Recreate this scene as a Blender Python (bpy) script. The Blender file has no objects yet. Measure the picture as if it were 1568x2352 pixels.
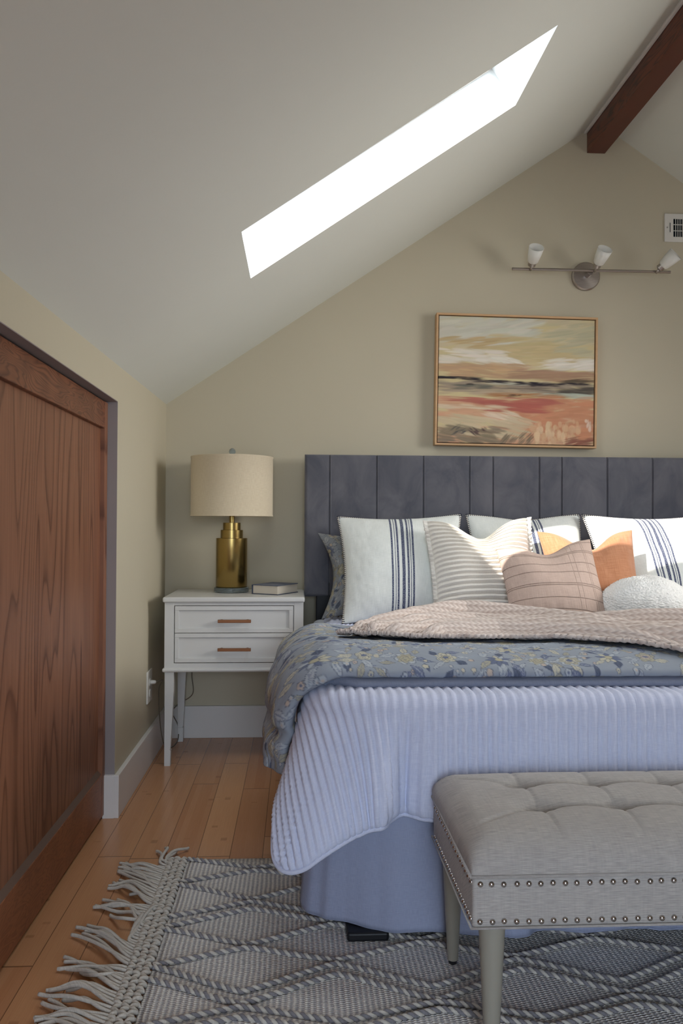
import bpy, bmesh, math, random
import numpy as np
from math import sin, cos, pi, radians, sqrt, atan2, exp
from mathutils import Vector, Matrix, noise as MN
random.seed(7); RNG = np.random.default_rng(7)
S = bpy.context.scene; COL = S.collection

# ------------------------------------------------------------------ camera, world, light, exposure
cam_d = bpy.data.cameras.new('camera'); cam = bpy.data.objects.new('camera', cam_d); COL.objects.link(cam)
S.camera = cam
cam_d.sensor_fit = 'VERTICAL'; cam_d.sensor_height = 36.0; cam_d.lens = 36.0 * 1850 / 2352
cam_d.clip_start = .02
_y, _p, _r = radians(3.16), radians(.84), radians(.25)
_f = Vector((sin(_y)*cos(_p), cos(_y)*cos(_p), sin(_p))); _x = Vector((cos(_y), -sin(_y), 0)); _u = _x.cross(_f)
_x2 = _x*cos(_r) + _u*sin(_r); _u2 = -_x*sin(_r) + _u*cos(_r)
cam.matrix_world = Matrix.Translation((0, 0, .957)) @ Matrix((_x2, _u2, -_f)).transposed().to_4x4()
S.view_settings.view_transform = 'Standard'; S.view_settings.look = 'None'
S.view_settings.gamma = 1; S.view_settings.use_curve_mapping = False
S.view_settings.exposure = 0.0

W = bpy.data.worlds.new('sky'); S.world = W; W.use_nodes = True
W.node_tree.nodes['Background'].inputs[0].default_value = (.86, .93, 1, 1)
# overcast luminance: dim at the horizon, bright overhead
_wt = W.node_tree; _tc = _wt.nodes.new('ShaderNodeTexCoord'); _sp = _wt.nodes.new('ShaderNodeSeparateXYZ'); _mr = _wt.nodes.new('ShaderNodeMapRange')
_mr.inputs['To Min'].default_value = 2.0; _mr.inputs['To Max'].default_value = 9.0
_wt.links.new(_tc.outputs['Generated'], _sp.inputs[0]); _wt.links.new(_sp.outputs[2], _mr.inputs[0]); _wt.links.new(_mr.outputs[0], _wt.nodes['Background'].inputs[1])

def lamp(kind, name, loc, energy, color, direction, size=None, size_y=None, angle=None, portal=False, spread=180):
    d = bpy.data.lights.new(name, kind); d.energy = energy; d.color = color
    if kind == 'AREA':
        d.shape = 'RECTANGLE'; d.size = size; d.size_y = size_y
        d.cycles.is_portal = portal; d.spread = radians(spread)
    if angle is not None: d.angle = angle
    o = bpy.data.objects.new(name, d); COL.objects.link(o); o.location = loc
    o.rotation_euler = Vector(direction).to_track_quat('-Z', 'Y').to_euler()
    return o
SUN_DIR = (.87, .62, -1.0)
lamp('SUN', 'sun', (-3, 0, 5), 8.5, (1, .95, .87), SUN_DIR, angle=radians(.6))
# added unseen fill lights: rear, under the closed right slope, at the right wall
lamp('AREA', 'rear_fill', (.15, -1.70, .95), 17, (.66, .81, 1), (.12, 1, -.42), .85, 1.5, spread=110)
lamp('AREA', 'right_slope_fill', (2.60, 1.9, 1.84), 13.5, (1, .99, .97), (-.94, .34, -.2), .85, 1.2, spread=86)  # added narrow fill aimed at the far left; the slope has no opening
lamp('AREA', 'right_wall_fill', (3.30, 2.35, 1.12), 5, (1, .985, .96), (-1, .0, .16), 1.3, .62)

# ------------------------------------------------------------------ node helpers
class G:
    def __init__(s, name, rough=.6, spec=.3, sheen=0, metal=0):
        s.m = bpy.data.materials.new(name); s.m.use_nodes = True
        s.t = s.m.node_tree; s.b = s.t.nodes['Principled BSDF']
        s.b.inputs['Roughness'].default_value = rough; s.b.inputs['Metallic'].default_value = metal
        s.b.inputs['Specular IOR Level'].default_value = spec
        if sheen: s.b.inputs['Sheen Weight'].default_value = sheen; s.b.inputs['Sheen Roughness'].default_value = .5
    def n(s, t, **k):
        nd = s.t.nodes.new(t)
        for a, b in k.items(): setattr(nd, a, b)
        return nd
    def put(s, sock, v):
        if v is None: return
        if hasattr(v, 'is_output') or isinstance(v, bpy.types.NodeSocket): s.t.links.new(v, sock)
        elif isinstance(v, (tuple, list)):
            sock.default_value = tuple(v) + (1,) if (len(v) == 3 and len(sock.default_value) == 4) else v
        else: sock.default_value = v
    def coord(s, w='Object'): return s.n('ShaderNodeTexCoord').outputs[w]
    def xyz(s, v): o = s.n('ShaderNodeSeparateXYZ'); s.put(o.inputs[0], v); return o.outputs
    def vec(s, x, y, z=0.):
        o = s.n('ShaderNodeCombineXYZ')
        for i, q in enumerate((x, y, z)): s.put(o.inputs[i], q)
        return o.outputs[0]
    def ma(s, op, a, b=None, c=None, clamp=False):
        o = s.n('ShaderNodeMath', operation=op, use_clamp=clamp)
        for i, q in enumerate((a, b, c)): s.put(o.inputs[i], q)
        return o.outputs[0]
    def scale(s, v, sc):
        o = s.n('ShaderNodeVectorMath', operation='MULTIPLY'); s.put(o.inputs[0], v); s.put(o.inputs[1], sc); return o.outputs[0]
    def noise(s, v, sc, det=3, rough=.55, dist=0., col=False):
        o = s.n('ShaderNodeTexNoise'); s.put(o.inputs['Vector'], v)
        for k, q in (('Scale', sc), ('Detail', det), ('Roughness', rough), ('Distortion', dist)): s.put(o.inputs[k], q)
        return o.outputs['Color' if col else 'Fac']
    def white(s, v):
        o = s.n('ShaderNodeTexWhiteNoise', noise_dimensions='3D'); s.put(o.inputs[0], v); return o.outputs[0]
    def ramp(s, f, stops, interp='LINEAR'):
        o = s.n('ShaderNodeValToRGB'); s.put(o.inputs[0], f); cr = o.color_ramp; cr.interpolation = interp
        while len(cr.elements) < len(stops): cr.elements.new(.5)
        for e, (p, c) in zip(cr.elements, stops):
            e.position = p; e.color = (c, c, c, 1) if isinstance(c, (int, float)) else tuple(c) + (1,)
        return o.outputs[0]
    def mix(s, f, a, b, blend='MIX'):
        o = s.n('ShaderNodeMix', data_type='RGBA', blend_type=blend)
        s.put(o.inputs[0], f); s.put(o.inputs[6], a); s.put(o.inputs[7], b); return o.outputs[2]
    def color(s, c): s.put(s.b.inputs['Base Color'], c); return s
    def bump(s, h, strength=.4, dist=.002):
        o = s.n('ShaderNodeBump'); s.put(o.inputs['Strength'], strength); s.put(o.inputs['Distance'], dist)
        s.put(o.inputs['Height'], h); s.t.links.new(o.outputs[0], s.b.inputs['Normal']); return s

def L(r, g, b):   # sRGB 0-255 to linear
    return tuple(((c/255)/12.92 if c/255 < .04045 else ((c/255+.055)/1.055)**2.4) for c in (r, g, b))

M = {}
def paint(name, c, rough=.55, spec=.3, tex=.12, bs=120):
    g = G(name, rough, spec); v = g.coord()
    g.color(g.mix(g.noise(v, 2.5, 4), tuple(x*(1-tex*.4) for x in c), c)); g.bump(g.noise(v, bs, 4), .12, .001); M[name] = g.m
paint('wall_paint', L(200, 191, 168), .7, .2)
paint('ceiling_paint', L(222, 223, 214), .8, .2)
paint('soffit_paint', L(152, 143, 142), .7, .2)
paint('dust_bevel', L(112, 90, 78), .6, .2)
paint('trim_paint', L(226, 222, 218), .4, .4)
paint('white_lacquer', L(214, 213, 210), .32, .45, .05, 60)
paint('black_metal', L(18, 18, 22), .5, .4)
paint('plastic_white', L(225, 222, 214), .35, .5)
paint('shaft_white', L(240, 244, 244), .7, .2)
paint('page_paper', L(214, 204, 188), .8, .1)
paint('copper_handle', L(132, 84, 50), .4, .5)
M['copper_handle'].node_tree.nodes['Principled BSDF'].inputs['Metallic'].default_value = .55
paint('mattress_cloth', L(215, 218, 225), .9, .1)
paint('bench_leg_paint', L(158, 153, 140), .45, .4, .3, 40)
paint('glide', L(30, 30, 32), .4, .5)
paint('vent_dark', L(22, 28, 36), .6, .3)

g = G('closet_fir', .42, .35); v = g.coord(); x = g.xyz(v)                      # vertical cathedral grain
big = g.noise(g.vec(0., g.ma('MULTIPLY', x[1], 5.2), g.ma('MULTIPLY', x[2], .55)), 1.0, 1.5, .4)
ring = g.ma('FRACT', g.ma('MULTIPLY', big, 17.))
line = g.ramp(ring, [(0, .15), (.25, 0.), (.72, .25), (.93, 1.), (1., .15)])
fib = g.noise(g.vec(0., g.ma('MULTIPLY', x[1], 160), g.ma('MULTIPLY', x[2], 4.)), 1., 3, .6)
board = g.white(g.vec(g.ma('FLOOR', g.ma('MULTIPLY', x[1], 5.1)), 0., 0.))
c = g.mix(g.ramp(fib, [(.3, 0.), (.7, 1.)]), L(128, 84, 62), L(150, 102, 76))
c = g.mix(g.ma('MULTIPLY', line, .85), c, L(84, 46, 30))
c = g.mix(g.ma('MULTIPLY', board, .22), c, L(160, 112, 84))
g.color(c); g.bump(fib, .15, .001); M['closet_fir'] = g.m

def figured(name, a, b, axis='y', sc=1.0, n=26., rough=.42, gl=.3):
    g = G(name, rough, gl); v = g.coord(); x = g.xyz(v)
    if axis == 'y': vv = g.vec(0., g.ma('MULTIPLY', x[1], 2.6*sc), g.ma('MULTIPLY', x[2], 11*sc))
    else: vv = g.vec(g.ma('MULTIPLY', x[0], 9*sc), g.ma('MULTIPLY', x[1], 1.1*sc), g.ma('MULTIPLY', x[2], 9*sc))
    big = g.noise(vv, 1.0, 2.5, .45, .6)
    ln = g.ramp(g.ma('FRACT', g.ma('MULTIPLY', big, n)), [(0, .2), (.4, 0.), (.8, 1.), (1., .2)])
    patch = g.noise(v, 9, 2)
    c = g.mix(g.ma('MULTIPLY', ln, .75), a, b); c = g.mix(g.ramp(patch, [(.4, 0.), (.75, .5)]), c, b)
    g.color(c); g.bump(ln, .1, .001); M[name] = g.m
figured('rail_wood', L(138, 88, 62), L(78, 44, 32))
figured('plain_fir', L(150, 94, 62), L(112, 66, 42), 'y', 3.2, 9.)
figured('beam_wood', L(124, 62, 38), L(36, 22, 18), 'x', 1.6, 13., .3, .5)
paint('beam_underside', L(96, 40, 24), .34, .5, .9, 12)

g = G('bamboo_floor', .26, .5); v = g.coord(); x = g.xyz(v)
px_ = g.ma('MULTIPLY', x[0], 1/.094); pi_ = g.ma('FLOOR', px_)
off = g.ma('MULTIPLY', g.white(g.vec(pi_, 3., 0.)), 1.7)
py_ = g.ma('MULTIPLY', g.ma('ADD', x[1], off), 1/.9); pj_ = g.ma('FLOOR', py_)
plank = g.white(g.vec(pi_, pj_, 0.))
st = g.ma('FLOOR', g.ma('MULTIPLY', x[0], 5/.094)); strip = g.white(g.vec(st, pj_, 7.))
fib = g.noise(g.vec(g.ma('MULTIPLY', x[0], 420), g.ma('MULTIPLY', x[1], 9), 0.), 1., 3)
c = g.mix(plank, L(180, 124, 86), L(208, 156, 112))
c = g.mix(g.ma('MULTIPLY', strip, .40), c, L(218, 168, 124))
c = g.mix(g.ma('MULTIPLY', fib, .45), c, L(150, 98, 66))
kn = g.ramp(g.noise(g.vec(g.ma('MULTIPLY', st, 3.1), g.ma('MULTIPLY', x[1], 16), 0.), 1., 1, .5), [(.69, 0.), (.74, 1.)])
c = g.mix(g.ma('MULTIPLY', kn, .35), c, L(108, 66, 42))
gx = g.ma('ABSOLUTE', g.ma('SUBTRACT', g.ma('FRACT', px_), .5)); gy = g.ma('ABSOLUTE', g.ma('SUBTRACT', g.ma('FRACT', py_), .5))
gap = g.ma('MAXIMUM', g.ramp(gx, [(.484, 0.), (.497, 1.)]), g.ramp(gy, [(.4985, 0.), (.4995, 1.)]))
c = g.mix(g.ma('MULTIPLY', gap, .8), c, L(58, 34, 22)); g.color(c)
g.bump(g.ma('SUBTRACT', 0., gap), .3, .001)
M['bamboo_floor'] = g.m

def fabric(name, c1, c2, wx=900, wy=900, rough=.9, sheen=.15, bs=.3, patch=3., pf=.5, aw=1.):
    g = G(name, rough, .12, sheen); uv = g.coord('UV'); x = g.xyz(uv)
    a = g.noise(g.vec(g.ma('MULTIPLY', x[0], wx), g.ma('MULTIPLY', x[1], wx*.06), 0.), 1., 2)
    b = g.noise(g.vec(g.ma('MULTIPLY', x[0], wy*.06), g.ma('MULTIPLY', x[1], wy), 3.), 1., 2)
    h = g.ma('ADD', g.ma('MULTIPLY', g.ma('SUBTRACT', a, .5), aw), g.ma('ADD', g.ma('MULTIPLY', g.ma('SUBTRACT', b, .5), 2-aw), 1.))
    pt = g.noise(uv, patch, 3)
    f = g.ma('ADD', g.ma('MULTIPLY', g.ma('SUBTRACT', h, 1.), 2.2), .5, clamp=True)
    c = g.mix(f, c1, c2); c = g.mix(g.ma('MULTIPLY', g.ramp(pt, [(.35, 0.), (.7, 1.)]), pf), c, c1)
    g.color(c); g.bump(h, bs, .0012); M[name] = g.m
    return g, c, x
fabric('shade_linen', L(208, 192, 164), L(222, 208, 182), 700, 700)
fabric('bench_linen', L(164, 158, 154), L(192, 187, 180), 260, 700, .88, .1, .35, 10., .35, aw=.35)
fabric('navy_cloth', L(70, 76, 92), L(90, 96, 112), 900, 900)
fabric('skirt_cotton', L(150, 157, 181), L(164, 170, 194), 900, 900, .9, .05, .1)
fabric('quilt_cotton', L(203, 208, 231), L(219, 223, 242), 700, 700, .9, .1, .15, 20., .3)
fabric('lining', L(124, 130, 148), L(138, 143, 160), 900, 900, .85, .1, .15)
fabric('pleat_cotton', L(228, 222, 212), L(240, 235, 226), 700, 700)
fabric('orange_velvet', L(184, 124, 88), L(206, 148, 112), 300, 300, .8, .35, .08, 6., .7)
fabric('rug_yarn', L(186, 180, 170), L(214, 208, 198), 500, 500)
fabric('rug_dark_yarn', L(120, 117, 122), L(146, 143, 146), 500, 500)
fabric('stitch_navy', L(24, 28, 48), L(38, 42, 66), 500, 500)
fabric('stitch_cream', L(220, 214, 200), L(232, 226, 214), 500, 500)

g = G('headboard_velvet', .75, .15, .25); v = g.coord()
n1 = g.noise(g.scale(v, (1, 1, .7)), 7, 5, .6, .8)
g.color(g.mix(g.ramp(n1, [(.35, 0.), (.68, 1.)]), L(84, 85, 94), L(108, 107, 113))); g.bump(g.noise(v, 400, 2), .1, .001); M['headboard_velvet'] = g.m

def stripes(name, centres, base1=L(222, 225, 220), base2=L(238, 240, 235)):
    g, c, x = fabric(name, base1, base2, 420, 620, .9, .1, .35)
    tot = None
    for (cc, w) in centres:
        d = g.ma('LESS_THAN', g.ma('ABSOLUTE', g.ma('SUBTRACT', x[0], cc)), w)
        tot = d if tot is None else g.ma('ADD', tot, d)
    sp = g.ramp(g.noise(g.vec(g.ma('MULTIPLY', x[0], 500.), g.ma('MULTIPLY', x[1], 330.), 0.), 1., 2), [(.38, .5), (.5, 1.)])
    g.color(g.mix(g.ma('MULTIPLY', tot, sp), c, L(44, 54, 92)))
# stripe layout in metres across the sham
SC = [(.213, .0040), (.226, .0015), (.237, .0040), (.260, .0065), (.280, .0040), (.291, .0015), (.302, .0040)]
stripes('striped_linen', SC)

g, c, x = fabric('pink_linen', L(196, 170, 156), L(214, 190, 176), 420, 620, .92, .1, .3)
def linemask(g, coord, ps, w):
    tot = None
    for p in ps:
        d = g.ma('SUBTRACT', 1., g.ma('DIVIDE', g.ma('ABSOLUTE', g.ma('SUBTRACT', coord, p)), w), clamp=True)
        tot = d if tot is None else g.ma('MAXIMUM', tot, d)
    return tot
hl = linemask(g, x[1], [.045, .083, .128, .135, .180, .217, .262, .269, .31], .0022)
vl = linemask(g, x[0], [.245, .262, .305, .312], .0016)
ht = g.ma('MAXIMUM', hl, g.ma('MULTIPLY', vl, .5))
g.color(g.mix(g.ma('MULTIPLY', ht, .35), c, L(150, 112, 94))); g.bump(ht, .9, .003)

g = G('brushed_brass', .24, .5, metal=1); v = g.coord(); x = g.xyz(v)
ang = g.ma('ARCTAN2', x[1], x[0]); br = g.noise(g.vec(0., 0., g.ma('MULTIPLY', x[2], 900)), 1., 2)
g.color(g.mix(br, L(150, 126, 72), L(176, 150, 94))); g.bump(br, .06, .0006)
g.b.inputs['Anisotropic'].default_value = .6
M['brushed_brass'] = g.m
g = G('brushed_nickel', .34, .5, metal=1); g.color(g.mix(g.noise(g.scale(g.coord(), (6, 400, 400)), 1., 2), L(160, 152, 146), L(188, 180, 174))); M['brushed_nickel'] = g.m
g = G('nail_steel', .22, .5, metal=1); g.color(g.mix(g.noise(g.coord(), 300, 2), L(170, 164, 160), L(210, 205, 200))); M['nail_steel'] = g.m
g = G('bulb_chrome', .12, .5, metal=1); g.color(g.mix(g.noise(g.coord(), 200, 2), L(150, 150, 150), L(230, 230, 230))); M['bulb_chrome'] = g.m
g = G('acrylic', .05, .5); g.color(L(190, 205, 212)); g.b.inputs['Transmission Weight'].default_value = .85; g.b.inputs['IOR'].default_value = 1.3; M['acrylic'] = g.m
g = G('frosted_glass', .35, .5); g.color(L(240, 238, 230)); g.b.inputs['Transmission Weight'].default_value = .12; M['frosted_glass'] = g.m
g = G('clear_cord', .3, .5); g.color(L(120, 108, 92)); g.b.inputs['Transmission Weight'].default_value = .3; M['clear_cord'] = g.m
g = G('oak_frame', .5, .3); v = g.coord(); g.color(g.mix(g.noise(g.scale(v, (4, 4, 60)), 1., 3), L(192, 152, 112), L(214, 176, 134))); M['oak_frame'] = g.m
g = G('boucle', .95, .05, .3); v = g.coord(); nn = g.noise(v, 150, 4, .7)
g.color(g.mix(g.ramp(nn, [(.3, 0.), (.7, 1.)]), L(236, 234, 228), L(250, 248, 244))); g.bump(nn, .25, .0015); M['boucle'] = g.m

g = G('glass_pane', .0, .5); tr = g.n('ShaderNodeBsdfTransparent'); gl = g.n('ShaderNodeBsdfGlossy'); gl.inputs['Roughness'].default_value = .02
mx = g.n('ShaderNodeMixShader'); mx.inputs[0].default_value = .05
g.t.links.new(tr.outputs[0], mx.inputs[1]); g.t.links.new(gl.outputs[0], mx.inputs[2])
g.t.links.new(mx.outputs[0], g.t.nodes['Material Output'].inputs[0]); M['glass_pane'] = g.m

# printed cotton and painted canvas: the drawn pattern is stored as point colours
for nm, r, ws in (('printed_cotton', .85, 700), ('painted_canvas', .6, 900)):
    g = G(nm, r, .15); at = g.n('ShaderNodeAttribute'); at.attribute_name = 'print'
    g.color(at.outputs['Color']); uv = g.coord('UV')
    g.bump(g.noise(uv, ws, 3), .25, .001); M[nm] = g.m

# rug weave: rows of small pale stitches between dark ones
g = G('rug_weave', .95, .05, .1); x = g.xyz(g.coord())
cx_ = g.ma('ADD', g.ma('MULTIPLY', x[0], 1/.0115), g.ma('MULTIPLY', g.noise(g.coord(), 9, 2), .5))
row = g.ma('MULTIPLY', x[1], 1/.0068)
s1 = g.ma('SINE', g.ma('MULTIPLY', cx_, 2*pi)); s2 = g.ma('SINE', g.ma('MULTIPLY', g.ma('ADD', row, g.ma('MULTIPLY', g.ma('FLOOR', cx_), .5)), 2*pi))
hh = g.ma('ADD', g.ma('MULTIPLY', s1, .62), g.ma('MULTIPLY', s2, .38))
nz = g.noise(g.coord(), 160, 3)
f = g.ma('ADD', g.ma('ADD', g.ma('MULTIPLY', hh, .55), .56), g.ma('SUBTRACT', nz, .5), clamp=True)
g.color(g.mix(f, L(164, 162, 168), L(250, 246, 238))); g.bump(hh, .8, .003); M['rug_weave'] = g.m

# chunky knit: v-shaped stitches
g = G('knit_wool', .95, .05, .25); uv = g.coord('UV'); x = g.xyz(uv)
a_ = g.ma('MULTIPLY', x[0], 1/.017); b_ = g.ma('MULTIPLY', x[1], 1/.013)
vv = g.ma('ABSOLUTE', g.ma('SUBTRACT', g.ma('FRACT', b_), .5))
st = g.ma('SINE', g.ma('MULTIPLY', g.ma('ADD', a_, g.ma('MULTIPLY', vv, 1.3)), 2*pi))
col_ = g.ma('SINE', g.ma('MULTIPLY', g.ma('FRACT', b_), pi))
h = g.ma('ADD', g.ma('MULTIPLY', st, .35), col_)
g.color(g.mix(g.ma('ADD', g.ma('MULTIPLY', h, .6), .1, clamp=True), L(196, 176, 165), L(236, 222, 212))); g.bump(h, .7, .004); M['knit_wool'] = g.m

# ------------------------------------------------------------------ mesh helpers
WL = {}
def put(o, name, parent):
    COL.objects.link(o)
    if parent is not None: o.parent = parent
    return o
def base_of(parent): return np.array(WL.get(parent.name if parent else None, (0, 0, 0)), float)
def mk(name, V, F, mat, parent=None, smooth=False, uv=None, col=None, loc=None):
    V = np.asarray(V, float)
    off = base_of(parent) if parent is not None else (np.array(loc, float) if loc is not None else np.zeros(3))
    me = bpy.data.meshes.new(name); me.from_pydata((V - off).tolist(), [], [tuple(int(i) for i in f) for f in F])
    me.materials.append(M[mat] if isinstance(mat, str) else mat)
    if smooth: me.polygons.foreach_set('use_smooth', [True]*len(me.polygons))
    li = None
    lay = me.uv_layers.new(name='UVMap'); li = np.empty(len(me.loops), np.int32); me.loops.foreach_get('vertex_index', li)
    if uv is not None: uvv = np.asarray(uv, float)[li]
    else:
        VV = (V - off)[li]; uvv = np.stack([VV[:, 0] + VV[:, 1]*.7, VV[:, 2] + VV[:, 1]*.7], 1)
    lay.data.foreach_set('uv', uvv.astype(np.float32).ravel())
    if col is not None:
        ca = me.color_attributes.new('print', 'FLOAT_COLOR', 'POINT'); cc = np.ones((len(V), 4), np.float32); cc[:, :3] = col; ca.data.foreach_set('color', cc.ravel())
    me.update()
    o = bpy.data.objects.new(name, me); put(o, name, parent)
    if parent is None and loc is not None: o.location = loc; WL[o.name] = tuple(loc)
    elif parent is not None: WL[o.name] = tuple(off)
    return o
def thing(name, label, cat, loc, group=None):
    o = bpy.data.objects.new(name, None); COL.objects.link(o); o.location = loc; o.empty_display_size = .05
    WL[o.name] = tuple(loc); return tag(o, label, cat, group)
def tag(o, label, cat, group=None, kind=None):
    o['label'] = label; o['category'] = cat
    if group: o['group'] = group
    if kind: o['kind'] = kind
    return o
def struct(o, label=None):
    o['kind'] = 'structure'
    if label: o['label'] = label
    return o
class MB:
    def __init__(s): s.V = []; s.F = []
    def add(s, V, F):
        n = len(s.V); s.V += [tuple(v) for v in V]; s.F += [tuple(i+n for i in f) for f in F]; return s
    def box(s, a, b, bev=0., seg=2, taper=None):
        bm = bmesh.new(); bmesh.ops.create_cube(bm, size=1)
        a = Vector(a); b = Vector(b)
        for v in bm.verts: v.co = Vector([a[i] + (v.co[i]+.5)*(b[i]-a[i]) for i in range(3)])
        if taper:
            cx, cy = (a.x+b.x)/2, (a.y+b.y)/2
            for v in bm.verts:
                if v.co.z < (a.z+b.z)/2: v.co.x = cx+(v.co.x-cx)*taper; v.co.y = cy+(v.co.y-cy)*taper
        if bev: bmesh.ops.bevel(bm, geom=bm.edges[:]+bm.verts[:], offset=bev, segments=seg, profile=.5, affect='EDGES')
        bm.verts.index_update()
        s.add([v.co[:] for v in bm.verts], [[v.index for v in f.verts] for f in bm.faces]); bm.free(); return s
    def lathe(s, prof, c, n=48, axis=None, cap=True):
        # prof: (r, h) list; axis: direction vector
        ax = Vector(axis or (0, 0, 1)).normalized(); q = ax.to_track_quat('Z', 'Y'); V = []; F = []
        for r, h in prof:
            for k in range(n):
                t = 2*pi*k/n; V.append(tuple(Vector(c) + q @ Vector((r*cos(t), r*sin(t), h))))
        for i in range(len(prof)-1):
            for k in range(n): F.append((i*n+k, i*n+(k+1) % n, (i+1)*n+(k+1) % n, (i+1)*n+k))
        if cap:
            if prof[0][0] > 1e-6: F.append(tuple(range(n))[::-1])
            if prof[-1][0] > 1e-6: F.append(tuple(range((len(prof)-1)*n, len(prof)*n)))
        return s.add(V, F)
    def tube(s, pts, r, n=8, cap=True):
        P = [Vector(p) for p in pts]; V = []; F = []; up = Vector((0, 0, 1)); 
        for i, p in enumerate(P):
            t = (P[min(i+1, len(P)-1)] - P[max(i-1, 0)]).normalized()
            if i == 0:
                a = t.cross(up); a = a if a.length > 1e-3 else t.cross(Vector((1, 0, 0)))
                a.normalize()
            else: a = (a - t*a.dot(t)).normalized()
            b = t.cross(a); rr = r[i] if isinstance(r, (list, tuple)) else r
            for k in range(n): V.append(tuple(p + rr*(a*cos(2*pi*k/n) + b*sin(2*pi*k/n))))
        for i in range(len(P)-1):
            for k in range(n): F.append((i*n+k, i*n+(k+1) % n, (i+1)*n+(k+1) % n, (i+1)*n+k))
        if cap: F.append(tuple(range(n))[::-1]); F.append(tuple(range((len(P)-1)*n, len(P)*n)))
        return s.add(V, F)
    def make(s, name, mat, parent=None, smooth=False, **k):
        o = mk(name, s.V, s.F, mat, parent, smooth, **k)
        if smooth == 'auto': autosmooth(o)
        return o
def autosmooth(o, ang=40):
    me = o.data; bm = bmesh.new(); bm.from_mesh(me); bm.normal_update()
    for e in bm.edges: e.smooth = not (len(e.link_faces) == 2 and e.calc_face_angle(0) > radians(ang))
    for f in bm.faces: f.smooth = True
    bm.to_mesh(me); bm.free()
def gridmesh(name, P, mat, parent=None, uv=None, col=None, thick=0., disp=None, loc=None, close=False):
    """P: (nu, nv, 3) points; disp: height along normals"""
    nu, nv = P.shape[:2]
    if disp is not None:
        du = np.gradient(P, axis=0); dv = np.gradient(P, axis=1); N = np.cross(du, dv); N /= np.linalg.norm(N, axis=2, keepdims=True)+1e-12
        P = P + N*disp[..., None]
    V = P.reshape(-1, 3); I = np.arange(nu*nv).reshape(nu, nv)
    F = np.stack([I[:-1, :-1], I[1:, :-1], I[1:, 1:], I[:-1, 1:]], -1).reshape(-1, 4)
    o = mk(name, V, F, mat, parent, True, None if uv is None else uv.reshape(-1, 2), None if col is None else col.reshape(-1, 3), loc)
    if thick:
        md = o.modifiers.new('cloth_thickness', 'SOLIDIFY'); md.thickness = thick; md.offset = -1
    return o
def sm(x, a, b):
    t = np.clip((x-a)/(b-a), 0, 1); return t*t*(3-2*t)
def nz2(X, Y, sc, seed=0, oct=3):
    """smooth value noise by random sinusoids"""
    r = np.random.default_rng(seed); out = np.zeros(np.broadcast(X, Y).shape)
    for k in range(14):
        a = r.uniform(0, 2*pi); f = sc*r.uniform(.5, 1.6)*2*pi; p = r.uniform(0, 2*pi)
        out = out + np.sin((X*cos(a)+Y*sin(a))*f + p + 1.3*np.sin((X*sin(a)-Y*cos(a))*f*.7+p*2))
    return out/5.
def catmull(pts, n):
    P = np.array(pts, float); P = np.vstack([2*P[0]-P[1], P, 2*P[-1]-P[-2]]); out = []
    m = len(P)-3
    for q in np.linspace(0, m-1e-9, n):
        i = int(q); t = q-i; p0, p1, p2, p3 = P[i:i+4]
        out.append(.5*((2*p1)+(-p0+p2)*t+(2*p0-5*p1+4*p2-p3)*t*t+(-p0+3*p1-3*p2+p3)*t**3))
    return np.array(out)

# ------------------------------------------------------------------ the room
XL, YB, XR, YR = -.588, 3.645, 3.36, -1.85
RX, RZ = 1.389, 2.826
def zlow(y): return 1.490 - (YB-y)*.0172
ZR = 1.49
struct(MB().box((XL-.3, YR-.15, -.12), (XR+.15, YB+.15, 0)).make('floor', 'bamboo_floor'))
# back wall as a gable slab
def prism(prof, y0, y1):
    n = len(prof); V = [(x, y0, z) for x, z in prof] + [(x, y1, z) for x, z in prof]
    F = [tuple(range(n)), tuple(range(2*n-1, n-1, -1))] + [(i, i+n, (i+1) % n+n, (i+1) % n) for i in range(n)]
    return V, F
V, F = prism([(XL-.12, 0), (XR+.12, 0), (XR+.12, ZR+.05), (RX, RZ+.12), (XL-.12, ZR+.05)], YB, YB+.12); struct(mk('wall_back', V, F, 'wall_paint'))
# rear wall with an unseen glazed door, added to let in low cool light
wx0, wx1, wz0, wz1 = -.30, .60, .08, 1.78
b = MB().box((XL-.12, YR-.12, 0), (wx0, YR, 1.4)).box((wx1, YR-.12, 0), (XR+.12, YR, 1.4)).box((wx0, YR-.12, 0), (wx1, YR, wz0))
V, F = prism([(XL-.12, 1.4), (wx0, 1.4), (wx0, wz1-.08), (XL-.12, 1.4)][:3]+[(wx0, wz1-.02)], YR-.12, YR); b.add(V, F)
V, F = prism([(wx1, 1.4), (XR+.12, 1.4), (XR-.31, wz1), (wx1, wz1)], YR-.12, YR); b.add(V, F)
V, F = prism([(-.2, wz1), (XR-.31, wz1), (RX, RZ+.12)], YR-.12, YR); b.add(V, F)
struct(b.make('wall_rear', 'wall_paint'))
w = MB()
for (p, q) in (((wx0, YR-.08, wz0), (wx0+.05, YR-.02, wz1)), ((wx1-.05, YR-.08, wz0), (wx1, YR-.02, wz1)), ((wx0, YR-.08, wz0), (wx1, YR-.02, wz0+.05)), ((wx0, YR-.08, wz1-.05), (wx1, YR-.02, wz1)), (((wx0+wx1)/2-.025, YR-.08, wz0), ((wx0+wx1)/2+.025, YR-.02, wz1))): w.box(p, q, .004)
wo = struct(w.make('added_door_1', 'trim_paint')); mk('pane', [(wx0, YR-.05, wz0), (wx1, YR-.05, wz0), (wx1, YR-.05, wz1), (wx0, YR-.05, wz1)], [(0, 1, 2, 3)], 'glass_pane', wo)
kb = MB().box((XR, YR, 0), (XR+.12, 1.7, ZR+.05)).box((XR, 3.0, 0), (XR+.12, YB, ZR+.05)).box((XR, 1.7, 0), (XR+.12, 3.0, .8)).box((XR, 1.7, 1.43), (XR+.12, 3.0, ZR+.05))
struct(kb.make('wall_right', 'wall_paint'))
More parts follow.
